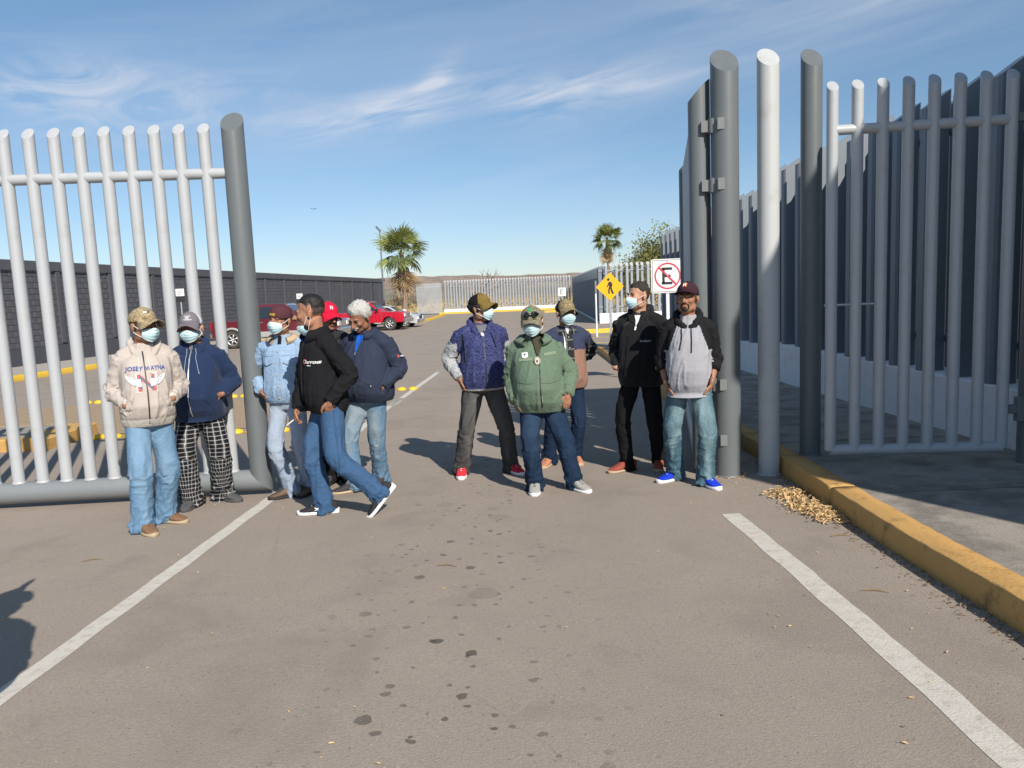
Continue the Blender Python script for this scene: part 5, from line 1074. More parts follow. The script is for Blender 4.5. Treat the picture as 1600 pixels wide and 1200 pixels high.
for sg in (-1, 1):
    patch(P, 'pocket_flap', [(sg * .05, .36), (sg * .15, .36), (sg * .15, .325), (sg * .10, .30), (sg * .05, .325)], DJ3, .009); strip(P, 'yoke_seam', [(sg * .03, .385), (sg * .19, .385)], .003, mat('seam_shade_blue', (.20, .30, .46)), .003)
    strip(P, 'panel_seam', [(sg * .07, .30), (sg * .06, .02)], .003, mat('seam_shade_blue', (.20, .30, .46)), .003)
for k in range(5): q = proj(P, [(0, .42 - k * .10)], .008)[0]; b = MB(); b.ell(q, (.007, .007, .007), None, 8, 6); b.obj('button', GOLD, P.root, True)
jacket_band(P, 'waistband', DJ3, -.02, .04, .006); cuff(P, 0, DJ3, .86, 1.02, .046); strip(P, 'neck_shirt', [(0, .55), (0, .48)], .035, BK7, .004)
# ================= 4: black jacket, mid-stride with cigarette
P = person('man in black jacket and blue jeans mid stride holding a cigarette', [(500, 803, -84), (586, 806, -74, .112)], -52, H=1.745, girth=1.0, belly=.035, hem=.84, hipface=-66, hipoff=(-.14, .03), lean=(.0, .055), head=(-84, -6, 0), skn='b',
           arms=[dict(p=(.14, .20, -.05), d=(-.25, .35, -.85), e=(.7, -1, 0), curl=1.0, n=(-.6, -.7, 0), t=(-.5, .8, .2)), jpocket(-1, .20, .10, .02)], top=BLK4, trousers=J4, shoes=(SNK4, RUB, 'sneak'), seed=4, leg=(.108, .088, .084), toes=(None, 48),
           legpole=(dirv(-70), dirv(-60) + np.array([0, 0, .0])), topname='jacket', jfit=1.03, shw=.97, armr=1.0)
p4 = P; collar(P, 'collar', BLK4, h=.06, open_=.9, flare=.03); collar(P, 'inner_collar', BLUS, rx=.074, ry=.066, h=.05, open_=.7, flare=.01, fwd=.016); hair(P, M_HAIRK, .078, .062, .005, .013, .004, .003); hair(P, M_HAIRS, .06, .03, -.04, .0015, .001, .0015, name='faded_sides'); facemask(P, -.045, -16, -.008)
strip(P, 'zip', [(0, .48), (0, -.03)], .010, DKZ, .003); text_on(P, 'chest_logo', 'Charros', .038, (.100, .335), WHT, shear=.3, sx=1.05); text_on(P, 'chest_logo', 'C', .05, (.052, .337), RDP, .0045); strip(P, 'chest_logo_line', [(.085, .308), (.118, .308)], .006, WHT, .004)
jacket_band(P, 'waistband', BLK4, -.065, .05, .004)
S_, E_, W_ = P.arms[0]; q = np.array(W_) + unit(-P.U * .9 + P.F * .25) * .095 + P.F * .03; b = MB(); dcg = unit(-P.R * -.2 + P.F * .75 - P.U * .55); b.tube([q - dcg * .03, q + dcg * .055], .0045, 8)
cg = b.obj('cigarette', RUB, None, True); cg.location = Vector(P.o); tag(cg, 'white cigarette held between fingers of the striding man', 'cigarette')
for i, sh in enumerate([o for o in P.root.children if o.name.startswith('shoe')]):
    bb = bvh_of(sh.data); fd = dirv(-84 if i == 0 else -74); sd_ = np.array([fd[1], -fd[0], 0]); sd_ = sd_ if sd_[1] < 0 else -sd_; vv = getv(sh.data).mean(0)
    tilt_ = 0 if i == 0 else 48; ax = fd * math.cos(rad(tilt_)) - np.array([0, 0, 1]) * math.sin(rad(tilt_)); upv = np.array([0, 0, 1]) * math.cos(rad(tilt_)) + fd * math.sin(rad(tilt_))
    b = MB()
    for s1 in (-1, 1):
        pts = []
        for k in range(7):
            a = -1.1 + 2.2 * k / 6; o = vv + ax * (.0 + .022 * math.sin(a) * 1.0) + upv * (.006 + s1 * (.018 - .013 * math.cos(a))); h_ = bb.ray_cast(Vector(o + sd_ * .2), Vector(-sd_)); 
            if h_[0]: pts.append(np.array(h_[0][:]) + sd_ * .003)
        if len(pts) > 2: b.tube(pts, .0042, 6)
    if b.n: b.obj('side_logo', RUB, sh, True)
# ================= 5: red cap behind
P = person('man with red cap, glasses and moustache, half hidden between two men', [(514, 757, -10), (544, 755, 25)], 15, H=1.71, girth=1.05, hem=.82, head=(38, -8, 0), skn='b', arms=[jpocket(1), jpocket(-1)], top=RED5, trousers=T10, shoes=(SNK6, RUBK, 'boot'), seed=5, topname='jacket')
collar(P, 'collar', RED5, h=.04, open_=.8); cap(P, RD5, tilt=-2, low=.036); hair(P, M_HAIRK, .02, -.015, -.055, .008); facial(P, 'moustache')
cap_mark(P, 'cap_lettering', sub2d(text2d('H', .045, True)), WHT, .08, .98)
b = MB()
for sg in (-1, 1):
    c = np.array([sg * .032, .105, .0]); b.tube([P.toh(c + np.array([.019 * math.cos(a), -.004 * abs(math.cos(a)), .014 * math.sin(a)])) for a in np.linspace(0, 2 * np.pi, 15)], .0014, 5); b.tube([P.toh((sg * .051, .101, .004)), P.toh((sg * .072, .06, .006)), P.toh((sg * .083, -.005, .004))], .0014, 5)
b.tube([P.toh((-.013, .106, .003)), P.toh((0, .114, .006)), P.toh((.013, .106, .003))], .0014, 5); b.obj('glasses_frame', METAL, P.root, True)
# ================= 6: white hair, navy windcheater
P = person('smiling white haired man in navy windcheater and worn blue jeans', [(548, 769, -66), (594, 757, -10)], -22, H=1.71, girth=1.22, belly=.06, hem=.83, head=(-30, -30, -6), skn='c', arms=[M_PKT(1, .16, .1), jpocket(-1, .20, .12, .05)], top=NAVY6, trousers=J6, shoes=(SNK6, RUBT, 'boot'),
           seed=6, leg=(.098, .084, .082), topname='windcheater', shw=1.1, jfit=1.05, armr=1.18, neck=.02, hipoff=(.06, 0))
collar(P, 'collar', NAVY6, h=.055, open_=1.0, flare=.035); collar(P, 'shirt_collar', BLUS, rx=.074, ry=.068, h=.04, open_=1.0, flare=.02, fwd=.014); hair(P, M_HAIRG, .070, .01, -.055, .017, .012); facial(P, 'moustache', M_HAIRG)
b = MB(); b.tube([P.toh((-.018, .0975, -.0605)), P.toh((0, .102, -.0625)), P.toh((.018, .0975, -.0605))], [.002, .0045, .002], 6, 2); b.obj('teeth', RUB, P.root, True)
patch(P, 'shirt_front', [(-.035, .52), (.035, .52), (.0, .36)], BLUS, .004); strip(P, 'zip', [(0, .37), (0, -.08)], .008, DKZ, .003); strip(P, 'zip_pull', [(0, .375), (0, .355)], .006, METAL, .006)
strip(P, 'pocket_welt', [(-.05, .15), (-.12, .09)], .004, DKZ); strip(P, 'pocket_welt', [(.06, .15), (.15, .08)], .004, DKZ)
for a_ in ((-.05, .15), (.15, .08)): q = proj(P, [a_], .005)[0]; b = MB(); b.ell(q, (.006,) * 3, None, 8, 6); b.obj('stud', METAL, P.root, True)
S_, E_, W_ = P.arms[1]; c = S_ * .45 + E_ * .55; h_ = P.tbvh.ray_cast(Vector(c + np.array([.12, -.3, .0]) * 1.0), Vector(unit([-.25, 1, 0]))); c = np.array(h_[0][:]) if h_[0] else c
b = MB(); b.ell(c, (.014, .005, .014), None, 12, 6); b.obj('sleeve_logo', RDP, P.root, True); b = MB(); b.box(c + np.array([.034, .006, .002]), (.014, .003, .004), rotz(.5)); b.obj('sleeve_logo_text', WHT, P.root)
jacket_band(P, 'waistband', NAVY6, -.075, .06, .006)
# ================= 7: blue knitted vest hoodie
def mf7(loc, idx, tt, c): return np.where((idx > 0) & ~((idx % 2 == 1) & (tt < .30) & (loc[:, 2] > 1.30)), 1, np.where(loc[:, 2] < .865, 1, 0))
P = person('man in blue heather body, grey sleeved jacket with black gold cap', [(722, 744, 0), (803, 739, 32)], 12, H=1.725, girth=1.14, belly=.035, hem=.84, head=(58, 0, 0), skn='b', arms=[dict(p=(.225, .05, .05), d=(-.12, .15, -1), e=(.7, -1, 0), curl=.6, n=(-1, .1, 0)), jpocket(-1, .2, .06, .05)],
           top=[V7, S7], matfn=mf7, trousers=T7, shoes=(RED7, RUB, 'sneak'), seed=7, leg=(.108, .088, .088), topname='hooded_jacket', jfit=1.05, shw=1.08, hipoff=(.0, 0), armr=1.1)
hood(P, 'hood', V7, .032, front=.022); patch(P, 'neck_shirt', [(-.055, .545), (.055, .545), (.0, .42)], TEE, .004); patch(P, 'shirt_print', [(-.018, .470), (.018, .470), (.010, .445), (-.010, .445)], WHT, .006)
cap(P, OL7, BK7, OL7, tilt=4, low=.038); cap_mark(P, 'cap_embroidery', squiggle(.055, .02, 7, .004), GOLD, -.25, 1.12); cap_mark(P, 'cap_embroidery', squiggle(.03, .014, 4, .004), GOLD, .15, .8); facemask(P); hair(P, M_HAIRK, .02, -.02, -.075, .018, .008)
strip(P, 'zip', [(0, .42), (0, -.04)], .010, DKZ); cord(P, 'drawstring', [(.075, .47), (.10, .40), (.115, .33)], .0035, BK7, .006); strip(P, 'pocket_seam', [(-.09, .17), (-.155, .05)], .005, DKZ, .002); strip(P, 'armhole_seam', [(-.185, .47), (-.178, .36), (-.182, .2)], .01, BK7, .003)
cuff(P, 0, S7, .88, 1.0, .044)
# ================= 8: green fleece
P = person('short stocky man in sage green fleece jacket with badge and dark jeans', [(836, 769, -4), (903, 766, 36)], -5, H=1.585, girth=1.12, belly=.09, hem=.78, hipoff=(-.10, 0), lean=(.035, 0), head=(-8, -4, 3), skn='b', arms=[jpocket(1, .20, .12, -.03), dict(p=(-.235, .13, .03), d=(.02, .12, -1), e=(-.8, -.8, 0), curl=.45, n=(.3, -1, 0), t=(1, .2, 0))],
           top=G8, trousers=J8, shoes=(GRY8, RUB, 'skate'), seed=8, leg=(.106, .088, .080), topname='fleece_jacket', jfit=1.08, shw=1.02, armr=1.08)
p8 = P; collar(P, 'collar', G8, h=.05, open_=1.2, flare=.055, rx=.09, ry=.085); patch(P, 'neck_shirt', [(-.065, .545), (.065, .545), (.012, .36), (-.004, .36)], OLT, .004)
cap(P, C8, tilt=-6, low=.034, brim=.068, m_under=BK7); facemask(P); hair(P, M_HAIRS, .02, -.01, -.055, .003)
strip(P, 'zip', [(.018, .36), (.022, .1), (.03, -.06)], .009, DKZ); strip(P, 'zip_pull', [(.03, .045), (.034, -.01)], .005, METAL, .008); strip(P, 'name_tape', [(-.155, .335), (-.045, .345)], .024, G8P, .004); strip(P, 'name_tape', [(.055, .375), (.155, .385)], .024, G8P, .004)
patch(P, 'chest_patch', [(-.13, .395), (-.08, .40), (-.075, .362), (-.1, .350), (-.128, .358)], WTEE, .006); patch(P, 'patch_mark', [(-.113, .388), (-.094, .388), (-.103, .368)], DKZ, .008)
for sg in (-1, 1): strip(P, 'pocket_seam', [(sg * .19, .16), (sg * .10, .145), (sg * .03, .15)], .004, fabric('seam_green', (.08, .12, .075)), .002); strip(P, 'shoulder_seam', [(sg * .19, .41), (sg * .15, .47)], .004, fabric('seam_green', (.08, .12, .075)), .002)
q = proj(P, [(.0, .325)], .012)[0]; b = MB(); Rb = np.stack([P.R, P.F, P.U], 1); b.ell(q, (.027, .006, .036), Rb, 18, 8); bd = b.obj('badge', mat('pale_badge', (.62, .58, .5), rough=.4, var=.1), P.root, True)
b = MB(); b.tube([q + P.F * .006 + P.R * (.021 * math.cos(a)) + P.U * (.029 * math.sin(a)) for a in np.linspace(0, 2 * np.pi, 21)], .0018, 5); b.ell(q + P.F * .006, (.010, .003, .012), Rb, 10, 6); b.obj('badge_ring', mat('badge_dark', (.16, .12, .08)), bd, True)
cord(P, 'lanyard', [(-.05, .52), (-.02, .42), (0, .36)], .003, BK7, .006)
b = MB()
for sg in (-1, 1):
    pts = [];
    for k in range(9):
        u_ = k / 8; pts.append(P.cp(-sg * (.10 + .72 * u_), 1.16 + .03 * u_) + P.F * .008)
    b.tube(pts, [.012, .023, .027, .028, .027, .024, .020, .015, .009], 10, 0, 0, True, .4, P.F)
b.tube([P.cp(-.1, 1.14) + P.F * .012, P.cp(.1, 1.14) + P.F * .012], .004, 6)
g_ = link('sunglasses', b.mesh('sunglasses'), P.capo, LENS, smooth=True); cap_mark(P, 'cap_emblem', sub2d((lambda b_: b_.mesh('x'))(MB().add([(-.026, -.012, 0), (.026, -.012, 0), (.018, .012, 0), (0, .020, 0), (-.018, .012, 0)], [(0, 1, 2, 3, 4)])), .008), GRN, 0, .72)
cuff(P, 1, G8, .88, 1.0, .048)
# ================= 9: brown and navy vest
def mf9(loc, idx, tt, c): return np.where((idx > 0) & ~((idx % 2 == 1) & (tt < .18)), 2, np.where(loc[:, 2] > 1.245, 0, 1))
P = person('man in navy and brown vest over dark plaid shirt, behind green fleece man', [(856, 728, -25), (900, 724, 12)], 8, H=1.63, girth=1.06, belly=.02, hem=.83, head=(16, 0, 0), skn='b', arms=[jpocket(1), dict(p=(-.10, -.19, .13), d=(1, 0, -.2), e=(-1, -.35, .1), curl=.6, n=(0, 1, 0))],
           top=[N9, BR9, PL9], matfn=mf9, trousers=J9, shoes=(TAN9, RUBT, 'skate'), seed=9, leg=(.094, .08, .078), topname='vest', hipoff=(.08, 0), jfit=1.03, shw=1.08)
collar(P, 'collar', PL9, h=.04, open_=1.0, flare=.012); cap(P, C9, BK7, C9, tilt=2, low=.036, m_under=BK7); facemask(P); hair(P, M_HAIRK, .02, -.02, -.06, .008)
patch(P, 'shirt_front', [(-.05, .50), (.04, .50), (.045, .2), (.035, -.05), (-.045, -.05)], PL9, .004); patch(P, 'neck_shirt', [(-.028, .545), (.028, .545), (.0, .455)], WTEE, .007); strip(P, 'zip', [(-.045, .48), (-.042, .2), (-.045, -.04)], .008, METAL, .007)
for k in range(4): q = proj(P, [(0, .43 - .1 * k)], .008)[0]; b = MB(); b.ell(q, (.006,) * 3, None, 8, 6); b.obj('button', WTEE, P.root, True)
# ================= 10: black hoodie looking left
P = person('bareheaded man in black half zip hoodie and black trousers looking left', [(974, 736, -60), (1030, 732, -15)], -26, H=1.775, girth=1.08, belly=.03, hem=.80, head=(-58, 3, 0), skn='d', arms=[M_PKT(1, .17, .06, .19), M_PKT(-1, .16, .06)], top=B10, trousers=T10, shoes=(BRK10, RUBT, 'boot'), seed=10, leg=(.100, .082, .072), topname='hoodie', jfit=1.06, shw=1.08, armr=1.1)
hood(P, 'hood', B10, .040, back=.07); patch(P, 'neck_shirt', [(-.03, .55), (.03, .55), (0, .45)], WTEE, .003); strip(P, 'zip_pull', [(0, .445), (-.004, .415)], .008, METAL, .008); hair(P, mat('hair_dark_short', (.035, .028, .024), rough=.7, var=.5, scale=70, bump=.9, bscale=140), .068, .03, -.05, .012, .008, .004); facemask(P)
text_on(P, 'chest_logo', 'Southpole', .026, (.092, .315), mat('pale_thread', (.4, .4, .42)), sx=.9)
# ================= 11: raglan hoodie
def mf11(loc, idx, tt, c):
    rag = (np.abs(loc[:, 0]) > .085 + (1.475 - loc[:, 2]) * .34) & (loc[:, 2] > 1.13); return np.where(((idx > 0) & (np.abs(loc[:, 0]) > .135)) | (np.abs(loc[:, 0]) > np.interp(loc[:, 2], [1.2, 1.42], [.165, .085])) & (loc[:, 2] > 1.19), 1, 0)
P = person('man in grey raglan hoodie with black sleeves and dark cap beside the thick post', [(1050, 751, -58), (1107, 760, 18)], -13, H=1.725, girth=1.02, belly=.06, hem=.80, head=(-26, 5, 0), skn='b', arms=[jpocket(1, .18, .10, -.035), jpocket(-1, .175, .11, -.035)], sleeve=.66,
           top=[GR11, B11], matfn=mf11, trousers=J11, shoes=(BLU11, RUB, 'sneak'), seed=11, leg=(.104, .088, .088), topname='raglan_hoodie', jfit=1.04, shw=1.0, armr=1.05, jaw=1.08)
hood(P, 'hood', B11, .038, front=.026); cap(P, PU11, tilt=3, low=.042, flat=.75, crown_h=.092, brim=.078); facial(P, 'goatee'); hair(P, M_HAIRS, .02, -.02, -.06, .004)
me = MB(); pts = []
for k in range(10): r_ = .030 if k % 2 == 0 else .013; a = math.pi / 2 + k * math.pi / 5; pts.append((r_ * math.cos(a) + .006, r_ * math.sin(a), 0))
cap_mark(P, 'cap_emblem', sub2d(me.add(pts, [tuple(range(10))]).mesh('x'), .01), mat('orange_thread', (.75, .20, .03)), .08, .92); cap_mark(P, 'cap_lettering', sub2d(text2d('H', .046, True), .01), WHT, .06, .95, .004)
cord(P, 'drawstring', [(-.055, .455), (-.052, .38), (-.07, .29)], .0038, BK7, .006, .005); cord(P, 'drawstring', [(.025, .455), (.028, .36), (.025, .265)], .0038, BK7, .006, .005)
jacket_band(P, 'waistband', GR11, -.125, .045, .003)
for i in (0, 1): S_, E_, W_ = P.arms[i]; b = MB(); q = E_ + (W_ - E_) * .30; d = unit(W_ - E_); b.tube([q - d * .03, q, q + d * .035], [.066, .067, .060], 18); b.obj('rolled_cuff', B11, P.root, True)
# ================= the bystander left of the frame whose head shadow falls on the road
gp = G(24, 950); el_ = rad(SUN_EL); dd = 1.62 / math.tan(el_); bx, by = gp.x - .06 + math.sin(rad(180 - SUN_AZ)) * dd, gp.y - math.cos(rad(180 - SUN_AZ)) * dd
_G = G
def G(px, py, dz=0.0):
    return Vector((bx + px, by + py, zg(by + py))) if px < 5 else _G(px, py, dz)
P = person('bystander in cap taking a photo just left of the frame', [(-.13, .0, 180), (.13, .0, 180)], 180, H=1.72, girth=1.2, hem=.82, head=(180, 0, 0), skn='b', arms=[jpocket(1), dict(p=(-.12, .38, .62), d=(0, .3, 1), e=(-1, -.2, -.6), curl=.5)], top=NAVY6, trousers=J4, shoes=(SNK4, RUB, 'sneak'), seed=12)
cap(P, BK7, tilt=6); hair(P, M_HAIRK, .02, -.01, -.055, .006)
G = _G
bpy.data.objects.remove(TMPO)
# ================================================================== VEHICLES
M_TYRE = mat('tyre_rubber', (.035, .033, .031), rough=.85, var=.2, scale=12, dirt=((.14, .12, .10), 6, .4, .7, .6)); M_RIM = mat('rim_silver', (.55, .55, .55), rough=.35, var=.08, metal=.6)
M_CHR = mat('chrome', (.62, .63, .65), rough=.18, var=.04, metal=.9); M_BLKP = mat('black_plastic', (.025, .025, .027), rough=.6, var=.1)
M_GLASS = mat('tinted_glass', (.018, .024, .028), rough=.06, var=.05, spec=.8, coat=.5); M_HL = mat('headlight_lens', (.72, .70, .64), rough=.12, var=.05, coat=.6); M_TL = mat('tail_light_red', (.42, .01, .015), rough=.2, var=.05, coat=.5)
def paint(name, c): return mat(name, c, rough=.32, var=.03, coat=.7, spec=.5, dirt=((.28, .23, .18), 1.6, .55, .85, .3))
def wheel(root, x, y, r, w_, sgn):
    b = MB(); th = np.linspace(0, 2 * np.pi, 30, endpoint=False)
    def ring(rr, yy): return np.stack([np.cos(th) * rr, np.full(30, yy), np.sin(th) * rr], 1)
    b.loft([ring(r * .62, -w_ / 2 + .01), ring(r * .86, -w_ / 2), ring(r * .97, -w_ / 2 + .03), ring(r, -w_ / 2 + .06), ring(r, w_ / 2 - .06), ring(r * .97, w_ / 2 - .03), ring(r * .86, w_ / 2), ring(r * .62, w_ / 2 - .01)], cap=False)
    o = b.obj('wheel', M_TYRE, root, True); o.location = (x, y, r)
    b = MB(); f = sgn * (w_ / 2 - .035); b.loft([ring(r * .64, f - sgn * .08), ring(r * .66, f + sgn * .02), ring(r * .60, f + sgn * .03), ring(r * .56, f - sgn * .01), ring(r * .56, f - sgn * .05)], cap=False)
    for k in range(6):
        a = k * math.pi / 3 + .3; R = np.array([[math.cos(a), 0, -math.sin(a)], [0, 1, 0], [math.sin(a), 0, math.cos(a)]]); b.box(np.array([math.cos(a), 0, math.sin(a)]) * r * .32 + [0, f, 0], (r * .27, .012, r * .075), R)
    b.ell((0, f + sgn * .01, 0), (r * .13, .03, r * .13), None, 12, 8); b.obj('rim', M_RIM, o, True)
    b = MB(); b.loft([ring(r * .57, f - sgn * .06), ring(r * .01, f - sgn * .06)], cap=False); b.obj('brake_disc', M_BLKP, o)
def car(label, cat, name, loc, rz, p, m_, group='vehicles parked by the block wall'):
    root = empty(name, loc, label, cat, group, rz); hw = p['w'] / 2; r = p['r']
    def extr(poly, belt, roof, tap, m2, nm, inset=.04):
        rings = []
        cx = sum(q[0] for q in poly) / len(poly); cz = sum(q[1] for q in poly) / len(poly)
        for sy, k in ((-1, .0), (-1, 1.0), (1, 1.0), (1, .0)):
            row = []
            for x, z in poly:
                ww = hw * (1 - tap * max(0, (z - belt) / (roof - belt))) - (0 if k else 0); off = 0 if k else inset
                xx, zz = x, z
                if not k: d = math.hypot(x - cx, z - cz); xx = x - (x - cx) / d * 0; zz = z
                row.append((xx if k else x + (cx - x) / max(.3, math.hypot(x - cx, z - cz)) * inset, sy * (ww - inset * (0 if not k else 1)), zz if k else z + (cz - z) / max(.3, math.hypot(x - cx, z - cz)) * inset))
            rings.append(row)
        b = MB(); b.loft(rings); o = b.obj(nm, m2, root); o.data.shade_smooth(); o.data.set_sharp_from_angle(angle=rad(32)); return o
    ax_r, ax_f = p['ax']; zb = p['zb']; ra = r * 1.18
    poly = [(p['x0'], zb)]
    for ax in (ax_r, ax_f):
        for k in range(0, 11):
            a = math.pi - math.pi * k / 10; zz = r + math.sin(a) * ra
            poly.append((ax + math.cos(a) * ra, max(zb, zz)))
    poly += p['nose'] + p['top']
    extr(poly, 99, 100, 0, m_, 'body', .05); extr(p['cab'], p['belt'], p['roof'], .17, m_, 'cab', .05)
    def sidew(x, z, sy, out=.004):
        ww = hw * (1 - .17 * max(0, (z - p['belt']) / (p['roof'] - p['belt']))); return (x, sy * (ww + out), z)
    for wq in p['wins']:
        for sy in (-1, 1):
            b = MB(); b.add([sidew(x, z, sy) for x, z in wq], [tuple(range(len(wq)))]); b.add([sidew(x, z, sy, -.02) for x, z in wq], [tuple(range(len(wq)))]); b.obj('side_window', M_GLASS, root)
    for nm, (a_, c_) in (('windscreen', p['ws']), ('rear_window', p['rw'])):
        d = np.array([c_[0] - a_[0], c_[1] - a_[1]]); n_ = np.array([d[1], -d[0]]); n_ = n_ / np.linalg.norm(n_) * .012 * (1 if nm == 'windscreen' else -1); n_ = -n_ if (nm == 'windscreen') != (n_[0] > 0) else n_
        b = MB(); q = []
        for (x, z) in (a_, c_):
            ww = hw * (1 - .17 * max(0, (z - p['belt']) / (p['roof'] - p['belt']))) - .12; q.append((x + n_[0], -ww, z + n_[1])); q.append((x + n_[0], ww, z + n_[1]))
        b.add(q, [(0, 1, 3, 2)]); b.obj(nm, M_GLASS, root)
    for ax in (ax_r, ax_f):
        for sy in (-1, 1): wheel(root, ax, sy * (hw - .13), r, .24, sy)
    b = MB(); b.box(((p['x0'] + p['x1']) / 2, 0, zb + .12), ((p['x1'] - p['x0']) / 2 - .25, hw - .3, .12)); b.obj('chassis', M_BLKP, root)
    fm, rm = p.get('bump', (M_CHR, M_CHR))
    b = MB(); b.bbox((p['x1'] + .03, 0, p['zbf']), (.10, hw - .02, .13), .05); b.obj('front_bumper', fm, root, False); b = MB(); b.bbox((p['x0'] - .04, 0, p['zbf']), (.08, hw - .04, .11), .04); b.obj('rear_bumper', rm, root)
    b = MB(); b.bbox((p['x1'] + .0, 0, p['zg']), (.035, hw * .52, .14), .02); gr = b.obj('grille', M_CHR if p.get('truck') else M_BLKP, root)
    for k in (-1, 1): b = MB(); b.bbox((p['x1'] + .005, k * hw * .76, p['zg'] + .01), (.05, hw * .19, .10), .03); b.obj('headlight', M_HL, root); b = MB(); b.bbox((p['x0'] - .0, k * (hw - .10), p['zt']), (.04, .085, .18 if p.get('truck') else .1), .02); b.obj('tail_light', M_TL, root)
    for sy in (-1, 1):
        b = MB(); b.bbox((p['mx'], sy * (hw + .10), p['belt'] + .10), (.05, .11, .085), .03); b.obj('wing_mirror', m_ if not p.get('truck') else M_BLKP, root)
        for hx_ in p['hand']: b = MB(); b.bbox((hx_, sy * (hw + .008), p['belt'] - .12), (.07, .015, .018), .008); b.obj('door_handle', M_CHR, root)
        for dx in p['doors']: b = MB(); b.box((dx, sy * (hw - .0005), (p['belt'] + zb) / 2 + .05), (.006, .004, (p['belt'] - zb) / 2 - .06)); b.obj('door_gap', M_BLKP, root)
    if p.get('flare'):
        for ax in (ax_r, ax_f):
            for sy in (-1, 1):
                b = MB(); b.tube([(ax + math.cos(a) * ra * 1.02, sy * (hw - .005), r + math.sin(a) * ra * 1.02) for a in np.linspace(-.25, math.pi + .25, 15)], .055, 8); b.obj('wheel_arch_flare', p['flare'], root, True)
        for sy in (-1, 1): b = MB(); b.bbox(((ax_r + ax_f) / 2, sy * (hw + .0), zb + .08), ((ax_f - ax_r) / 2 - ra, .03, .12), .02); b.obj('sill', p['flare'], root)
    return root
TR = dict(w=1.96, r=.40, x0=-2.75, x1=2.80, zb=.50, ax=(-1.85, 1.85), truck=True,
          nose=[(2.72, .5), (2.80, .62), (2.80, 1.02)], top=[(2.66, 1.13), (1.25, 1.22), (-.78, 1.24), (-.80, 1.20), (-2.70, 1.20), (-2.75, 1.15)],
          cab=[(-.80, 1.1), (1.32, 1.1), (1.25, 1.22), (.58, 1.80), (.42, 1.87), (-.55, 1.88), (-.72, 1.82), (-.80, 1.25)], belt=1.22, roof=1.88,
          wins=[[(.30, 1.27), (1.05, 1.27), (.52, 1.74), (.30, 1.76)], [(-.62, 1.27), (.20, 1.27), (.20, 1.76), (-.55, 1.76)]], ws=((1.20, 1.25), (.60, 1.79)), rw=((-.80, 1.30), (-.73, 1.76)), zbf=.60, zg=.90, zt=1.0, mx=1.08, hand=(.38, -.5), doors=(.25, 1.22, -.74))
DODGE = dict(TR); DODGE['flare'] = mat('truck_silver_trim', (.36, .36, .36), rough=.45, var=.06)
FORD = dict(TR, x0=-2.6, x1=2.55, ax=(-1.7, 1.62), nose=[(2.45, .5), (2.55, .62), (2.55, .98)], top=[(2.40, 1.10), (1.05, 1.18), (-.58, 1.24), (-.6, 1.16), (-2.55, 1.16), (-2.6, 1.1)],
            cab=[(-.60, 1.1), (1.12, 1.1), (1.05, 1.18), (.42, 1.74), (.25, 1.80), (-.40, 1.81), (-.55, 1.75), (-.60, 1.2)], roof=1.81, belt=1.18, wins=[[(.1, 1.23), (.88, 1.23), (.34, 1.69), (.1, 1.71)], [(-.50, 1.23), (.02, 1.23), (.02, 1.71), (-.44, 1.70)]], ws=((1.0, 1.2), (.44, 1.73)), rw=((-.60, 1.26), (-.56, 1.7)), mx=.9, hand=(.15,), doors=(.05, 1.02))
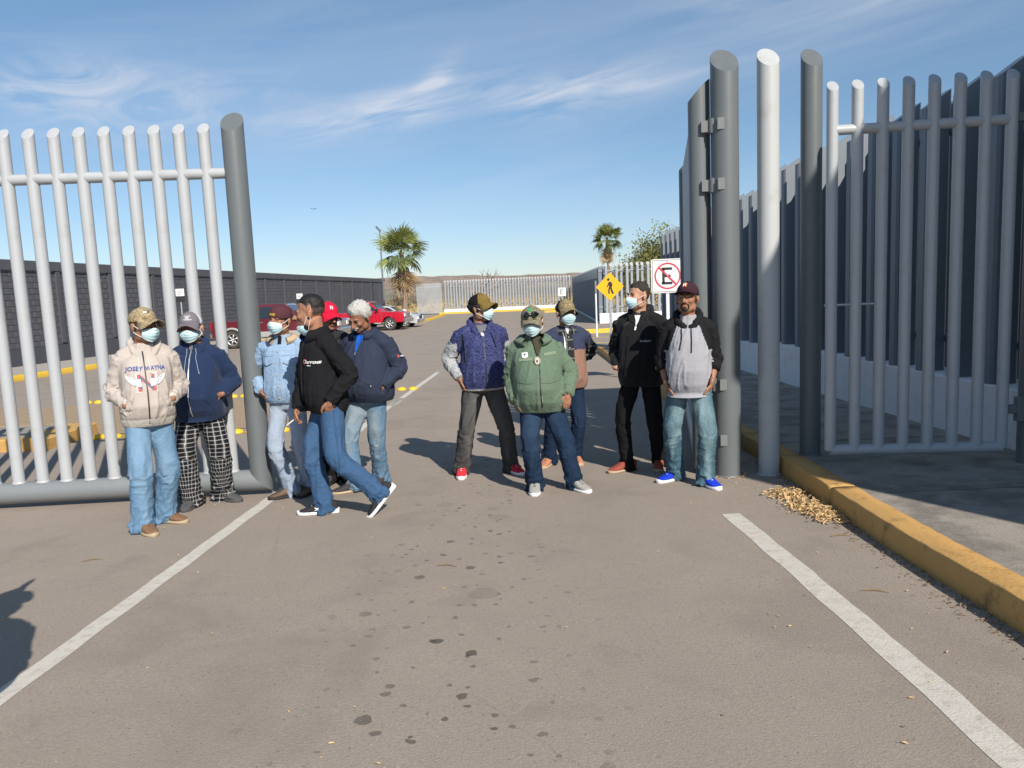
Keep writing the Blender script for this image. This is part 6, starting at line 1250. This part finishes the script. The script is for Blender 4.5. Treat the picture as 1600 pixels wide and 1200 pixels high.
SED = dict(w=1.75, r=.31, x0=-2.15, x1=2.15, zb=.26, ax=(-1.3, 1.32), nose=[(2.1, .26), (2.17, .45), (2.12, .68)], top=[(1.9, .80), (1.05, .93), (-1.5, .98), (-2.1, .95), (-2.16, .6)],
           cab=[(-1.75, .9), (1.15, .88), (1.05, .94), (.30, 1.38), (.0, 1.45), (-.75, 1.44), (-1.1, 1.36), (-1.7, .98)], belt=.94, roof=1.45, wins=[[(-.02, .98), (.86, .98), (.22, 1.34), (-.02, 1.37)], [(-1.2, 1.0), (-.1, .98), (-.1, 1.37), (-.75, 1.36)]], ws=((1.02, .96), (.32, 1.37)), rw=((-1.66, 1.0), (-1.12, 1.35)), zbf=.42, zg=.60, zt=.80, mx=.75, hand=(.1, -.95), doors=(-.06, .9, -1.2))
SUV = dict(SED, w=1.8, r=.35, zb=.32, top=[(1.95, .98), (1.05, 1.08), (-1.9, 1.12), (-2.1, 1.08), (-2.16, .6)], nose=[(2.1, .32), (2.17, .5), (2.12, .85)], cab=[(-2.05, 1.0), (1.15, 1.0), (1.05, 1.09), (.35, 1.60), (.1, 1.68), (-1.6, 1.70), (-1.9, 1.62), (-2.08, 1.1)], belt=1.09, roof=1.70,
           wins=[[(.0, 1.14), (.88, 1.14), (.30, 1.56), (.0, 1.60)], [(-.95, 1.14), (-.08, 1.14), (-.08, 1.60), (-.95, 1.61)], [(-1.85, 1.16), (-1.03, 1.14), (-1.03, 1.61), (-1.7, 1.6)]], ws=((1.03, 1.12), (.38, 1.59)), rw=((-2.08, 1.16), (-1.92, 1.6)), zg=.75, zt=1.0)
q = G(367, 545); car('dark red crew pickup with silver wheel arches parked behind the gate post', 'pickup truck', 'pickup_truck', (q.x + 1.85, q.y + .8, zg(q.y)), rad(-2), DODGE, paint('paint_dark_red', (.12, .010, .018)))
q = G(612, 516); car('bright red pickup with its nose pointing right towards the road', 'pickup truck', 'pickup_truck', (q.x - 1.55, q.y + .85, zg(q.y)), rad(-7), FORD, paint('paint_bright_red', (.50, .008, .030)))
q = D(657, 505, 51.5); car('silver saloon car, only its front showing beyond the bright red pickup', 'car', 'saloon_car', (q.x - 2.1, 51.5, zg(51)), rad(-6), SED, paint('paint_silver', (.50, .51, .52)), 'vehicles parked by the block wall')
q = D(500, 478, 41); car('white wagon parked between the dark red and bright red pickups', 'car', 'estate_car', (q.x - .6, 41, zg(41)), rad(-3), dict(SUV, bump=(M_BLKP, M_BLKP)), paint('paint_white', (.68, .68, .68)))
